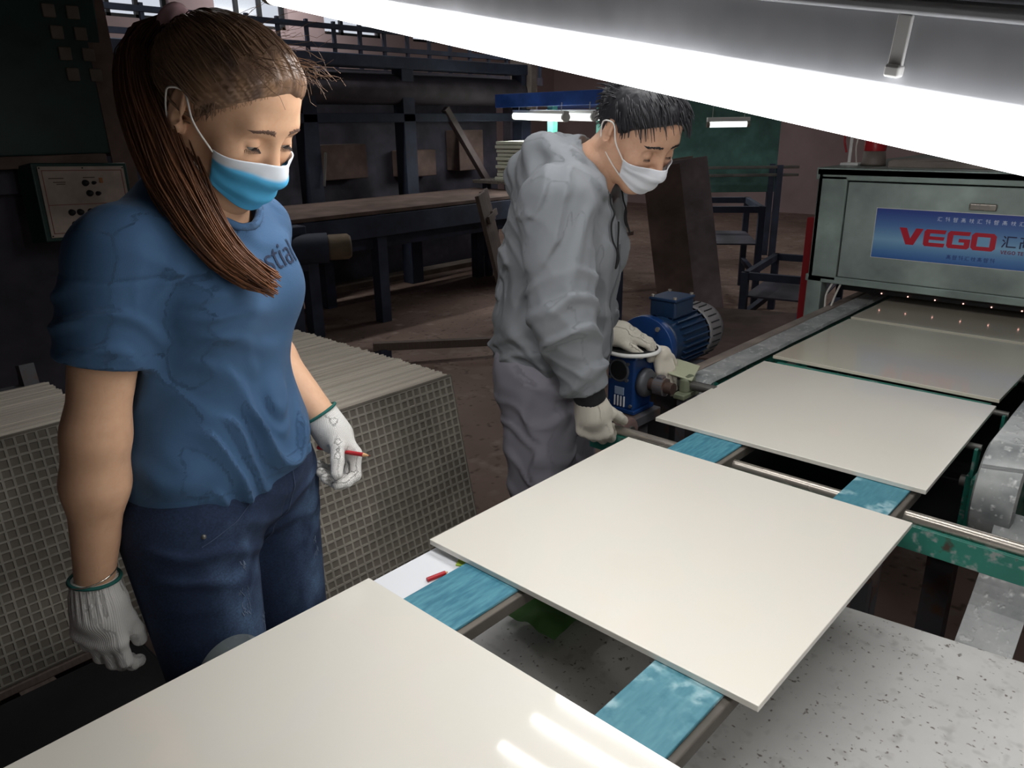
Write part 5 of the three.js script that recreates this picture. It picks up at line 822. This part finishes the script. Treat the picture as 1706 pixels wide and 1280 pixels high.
{ // catwalk with railing
  const t = thing('catwalk', 'high catwalk with dark railing along the back of the hall', 'catwalk', [.5, 0, -6.6]);
  obj('deck', bx(7.5, .1, .8, 3.7, 2.0, -.3), hull, t); obj('top_rail', bx(7.5, .05, .05, 3.7, 2.47, 0), dimBlue, t); obj('mid_rail', bx(7.5, .05, .05, 3.7, 2.28, 0), dimBlue, t);
  for (let k = 0; k <= 22; k++) obj('baluster', bx(.035, .5, .035, k * .34 + .02, 2.27, 0), dimBlue, t);
  for (const x of [.2, 3.6, 7.2]) obj('column', bx(.14, 2, .14, x, 1, -.3), hull, t);
}
struct('trim_1', [bx(7, .05, .18, 4.6, .025, -5.1)], mat(0xa39488, .85, { map: T_grime }), 'pale concrete kerb on the floor', 'kerb');
{ const g = (s) => { const q = new THREE.IcosahedronGeometry(1, 1), p = q.attributes.position, h = {}; for (let i = 0; i < p.count; i++) { const k = [p.getX(i), p.getY(i), p.getZ(i)].map((v) => v.toFixed(2)).join(); h[k] ??= .7 + .5 * rnd(); p.setXYZ(i, p.getX(i) * h[k] * s, p.getY(i) * h[k] * s * .45, p.getZ(i) * h[k] * s * .8); } q.computeVertexNormals(); q.computeBoundingBox(); q.translate(0, -q.boundingBox.min.y, 0); return q; };
  for (let k = 0; k < 16; k++) { const s = rr(.05, .13), o = obj('rubble_piece', g(s), k % 3 ? mat(0x8a7468, .9, { map: T_grime }) : mat(0xa89a90, .9)); o.position.set(3.9 + (k % 8) * .28 + rr(-.05, .05), 0, -5.6 - Math.floor(k / 8) * .35 + rr(-.06, .06)); tag(o, 'broken piece of rubble on the brown floor under the bench', 'rubble', 'rubble pieces beyond the kerb'); } }
{ // planks leaning by the man
  const t = (x, z, w, l, c) => { const o = thing('leaning_plank', l, 'plank', [x, 0, z], .5); obj('board', rb(w, 1.0, .03, 0, .49, -.1, .004, -.2, 0, .1), c, o); obj('batten', rb(w * .9, .05, .02, 0, .8, -.13, .003, -.2, 0, .1), M.wood, o); };
  t(3.42, -2.98, .19, 'grey brown plank leaning behind the back of the man', M.wood); t(3.68, -3.2, .15, 'narrow plank leaning beside the broader plank behind the man', dimBrown);
  const b = thing('wooden_trestle', 'low wooden trestle on the floor behind the man', 'trestle', [2.6, 0, -2.75]); obj('rail', [beam([-.5, .12, -.2], [.3, .09, .35], .05, .05)], M.wood, b); obj('foot', bx(.08, .1, .08, -.45, .05, -.17), dimBlue, b); obj('foot', bx(.08, .08, .08, .28, .04, .33), dimBlue, b);
}
{ // lit inspection booth far behind: blue hood, teal posts, stacked tiles
  const t = thing('far_booth', 'far inspection table under a blue hood with teal posts', 'booth', [5.35, 0, -3.8]);
  plabel(obj('hood', [rb(1.0, .02, 1.3, .0, 1.65, .0, .004, 0, 0, -.1), rb(.02, .12, 1.3, -.5, 1.66, 0, .004)], mat(0x3767c8, .4, { map: T_grime }), t), 'blue hood');
  for (const [x, z] of [[-.2, -.2], [.1, .15]]) obj('post', rb(.07, 1.68, .07, x, .84, z, .004), teal, t);
  obj('table_top', rb(1.4, .03, 1.6, 0, .93, 0, .004), M.steel, t); for (const [x, z] of [[-.6, -.7], [-.6, .7], [.6, -.7], [.6, .7]]) obj('leg', bx(.06, .92, .06, x, .46, z), dimBlue, t);
  [[-.12, -.12], [0, 0], [.12, .1]].forEach(([x, dz], i) => { const [l, L] = tubeLamp('booth_tube_lamp', 'bright tube lamp under the far blue hood', [5.2 + x, 1.53, -4.3 + dz], [4.75 + x, 1.5, -3.2 + dz * 1.8], .036, LAMP.far, M.tubeGlowFar, 'tube lamps under the far blue hood', M.white); obj('fitting', rb(L, .03, .05, L / 2, .036, 0, .003), M.white, l); for (const q of [.1, L - .1]) obj('hanger', bar([q, .05, 0], [q, .12, 0], .004, 6), M.wire, l); });
  for (let k = 0; k < 10; k++) tag(obj('white_tile', rb(.5, .03, .5, 5.0 + rr(-.015, .015), .96 + k * .036, -4.12 + rr(-.012, .012), .006), mat(0xd9dccb, .6)), 'pale tile in the pile under the far blue hood', 'tile', 'pile of pale tiles on the far table');
}
{ // second lit booth: pale green splash panel
  const t = thing('wash_booth', 'far pale green splash panel lit by a small tube lamp', 'booth', [7.1, 0, -3.2]); t.rotation.y = .7;
  obj('panel', rb(.05, 1.0, 1.2, .2, 1.2, 0, .005), mat(0x5f8f86, .6, { map: T_grime }), t); obj('rail', [rb(.05, .03, 1.5, -.1, .98, 0, .005), rb(.05, .03, 1.5, -.1, .9, 0, .005)], M.dullSteel, t); for (const z of [-.55, .55]) obj('leg', bx(.06, 1.0, .06, -.1, .5, z), dimBlue, t); for (const z of [-.55, .55]) obj('leg', bx(.06, 1.0, .06, .2, .5, z), dimBlue, t);
  const [l, L] = tubeLamp('small_tube_lamp', 'short tube lamp in front of the pale green panel', [6.1, 1.42, -2.9], [6.36, 1.42, -2.6], .025, LAMP.far, M.tubeGlowFar); obj('fitting', rb(L, .04, .06, L / 2, .045, 0, .004), M.white, l); for (const q of [.05, L - .05]) obj('hanging_wire', bar([q, .06, 0], [q, 3.18, 0], .002, 6), M.wire, l);
}
{ // steel stands and sheets on the right
  const stand = (label, x, z, turn, w, d, h) => { const t = thing('steel_stand', label, 'stand', [x, 0, z], turn); for (const [a, b] of [[-1, -1], [-1, 1], [1, -1], [1, 1]]) obj('leg', bx(.05, h, .05, a * w / 2, h / 2, b * d / 2), dimBlue, t); for (const s of [-1, 1]) { obj('top_rail', bx(w, .05, .04, 0, h - .025, s * d / 2), dimBlue, t); obj('cross_rail', bx(.04, .05, d, s * w / 2, h - .025, 0), dimBlue, t); obj('low_rail', bx(w, .04, .04, 0, h * .3, s * d / 2), dimBlue, t); } obj('shelf', bx(w, .012, d, 0, h * .62, 0), hull, t); return t; };
  stand('dark steel stand just beyond the chest of the man', 3.8, -2.6, .7, .8, .5, .95); stand('dark steel stand beyond the leaning sheets', 5.4, -2.3, .6, .8, .5, .8); stand('dark low stand next to the red post', 4.75, -1.35, .2, .9, .5, .45);
  const sheet = (label, x, z, turn, w, h, m) => { const t = thing('leaning_sheet', label, 'sheet', [x, 0, z], turn); obj('sheet_panel', rb(w, h, .012, 0, h / 2 + .0, 0, .003, -.2, 0, .14), m, t); obj('edge_strip', rb(w, .02, .016, .14 * -h * .97, h * .975, -.19 * h, .003, -.2, 0, .14), M.cream, t); };
  sheet('brown sheet leaning against the steel stand', 3.62, -1.72, -.9, .24, 1.2, dimBrown); sheet('second brown sheet leaning in shade behind the first sheet', 4.15, -1.85, -.9, .3, 1.22, mat(0xbfaeb2, .8, { map: T_grime }));
  const f = thing('low_table', 'low brown table with dark rim beside the motor', 'table', [3.0, 0, -1.0]); obj('table_top', rb(1.1, .02, .7, 0, .36, 0, .003, 0, .35, 0), mat(0x765f59, .85, { map: T_grime }), f); obj('rim', [bx(1.12, .05, .03, 0, .35, -.36, 0, .35, 0), bx(1.12, .05, .03, 0, .35, .36, 0, .35, 0)].map((g, i) => g.translate((i ? 1 : -1) * .12, 0, (i ? -.02 : .02))), dimBlue, f); for (const [x, z] of [[-.45, -.1], [.45, -.4], [-.35, .45], [.4, .2]]) obj('leg', bx(.05, .35, .05, x, .175, z), dimBlue, f);
}
// unseen lamps under the roof, out of view, placed to light the background
for (const [x, z] of [[2.2, -4.6], [3.4, -7], [5.5, -8.8], [7.6, -5], [7.2, -.2]]) {
  const [t, L] = tubeLamp('unseen_hall_lamp', 'unseen tube lamp high under the roof lighting the background', [x - .6, 3.7, z], [x + .6, 3.7, z], .08, LAMP.hall, M.tubeGlowFar, 'unseen lamps under the roof');
  obj('reflector', rb(L, .03, .3, L / 2, .1, 0, .004), M.white, t); for (const q of [.2, L - .2]) obj('hanging_wire', bar([q, .11, 0], [q, .9, 0], .003, 6), M.wire, t);
}
{ // added fill lamp behind the photographer, brightens what faces the camera
  const [t, L] = tubeLamp('added_fill_lamp', 'added fill lamp out of view behind the photographer', [-2.6, 2.5, 2.3], [-1.4, 2.5, 2.6], .08, LAMP.rearFill, M.tubeGlowFar);
  obj('reflector', rb(L, .03, .3, L / 2, .1, 0, .004), M.white, t); for (const q of [.2, L - .2]) obj('hanging_wire', bar([q, .11, 0], [q, 2.1, 0], .003, 6), M.wire, t);
}
renderer.render(scene, camera);
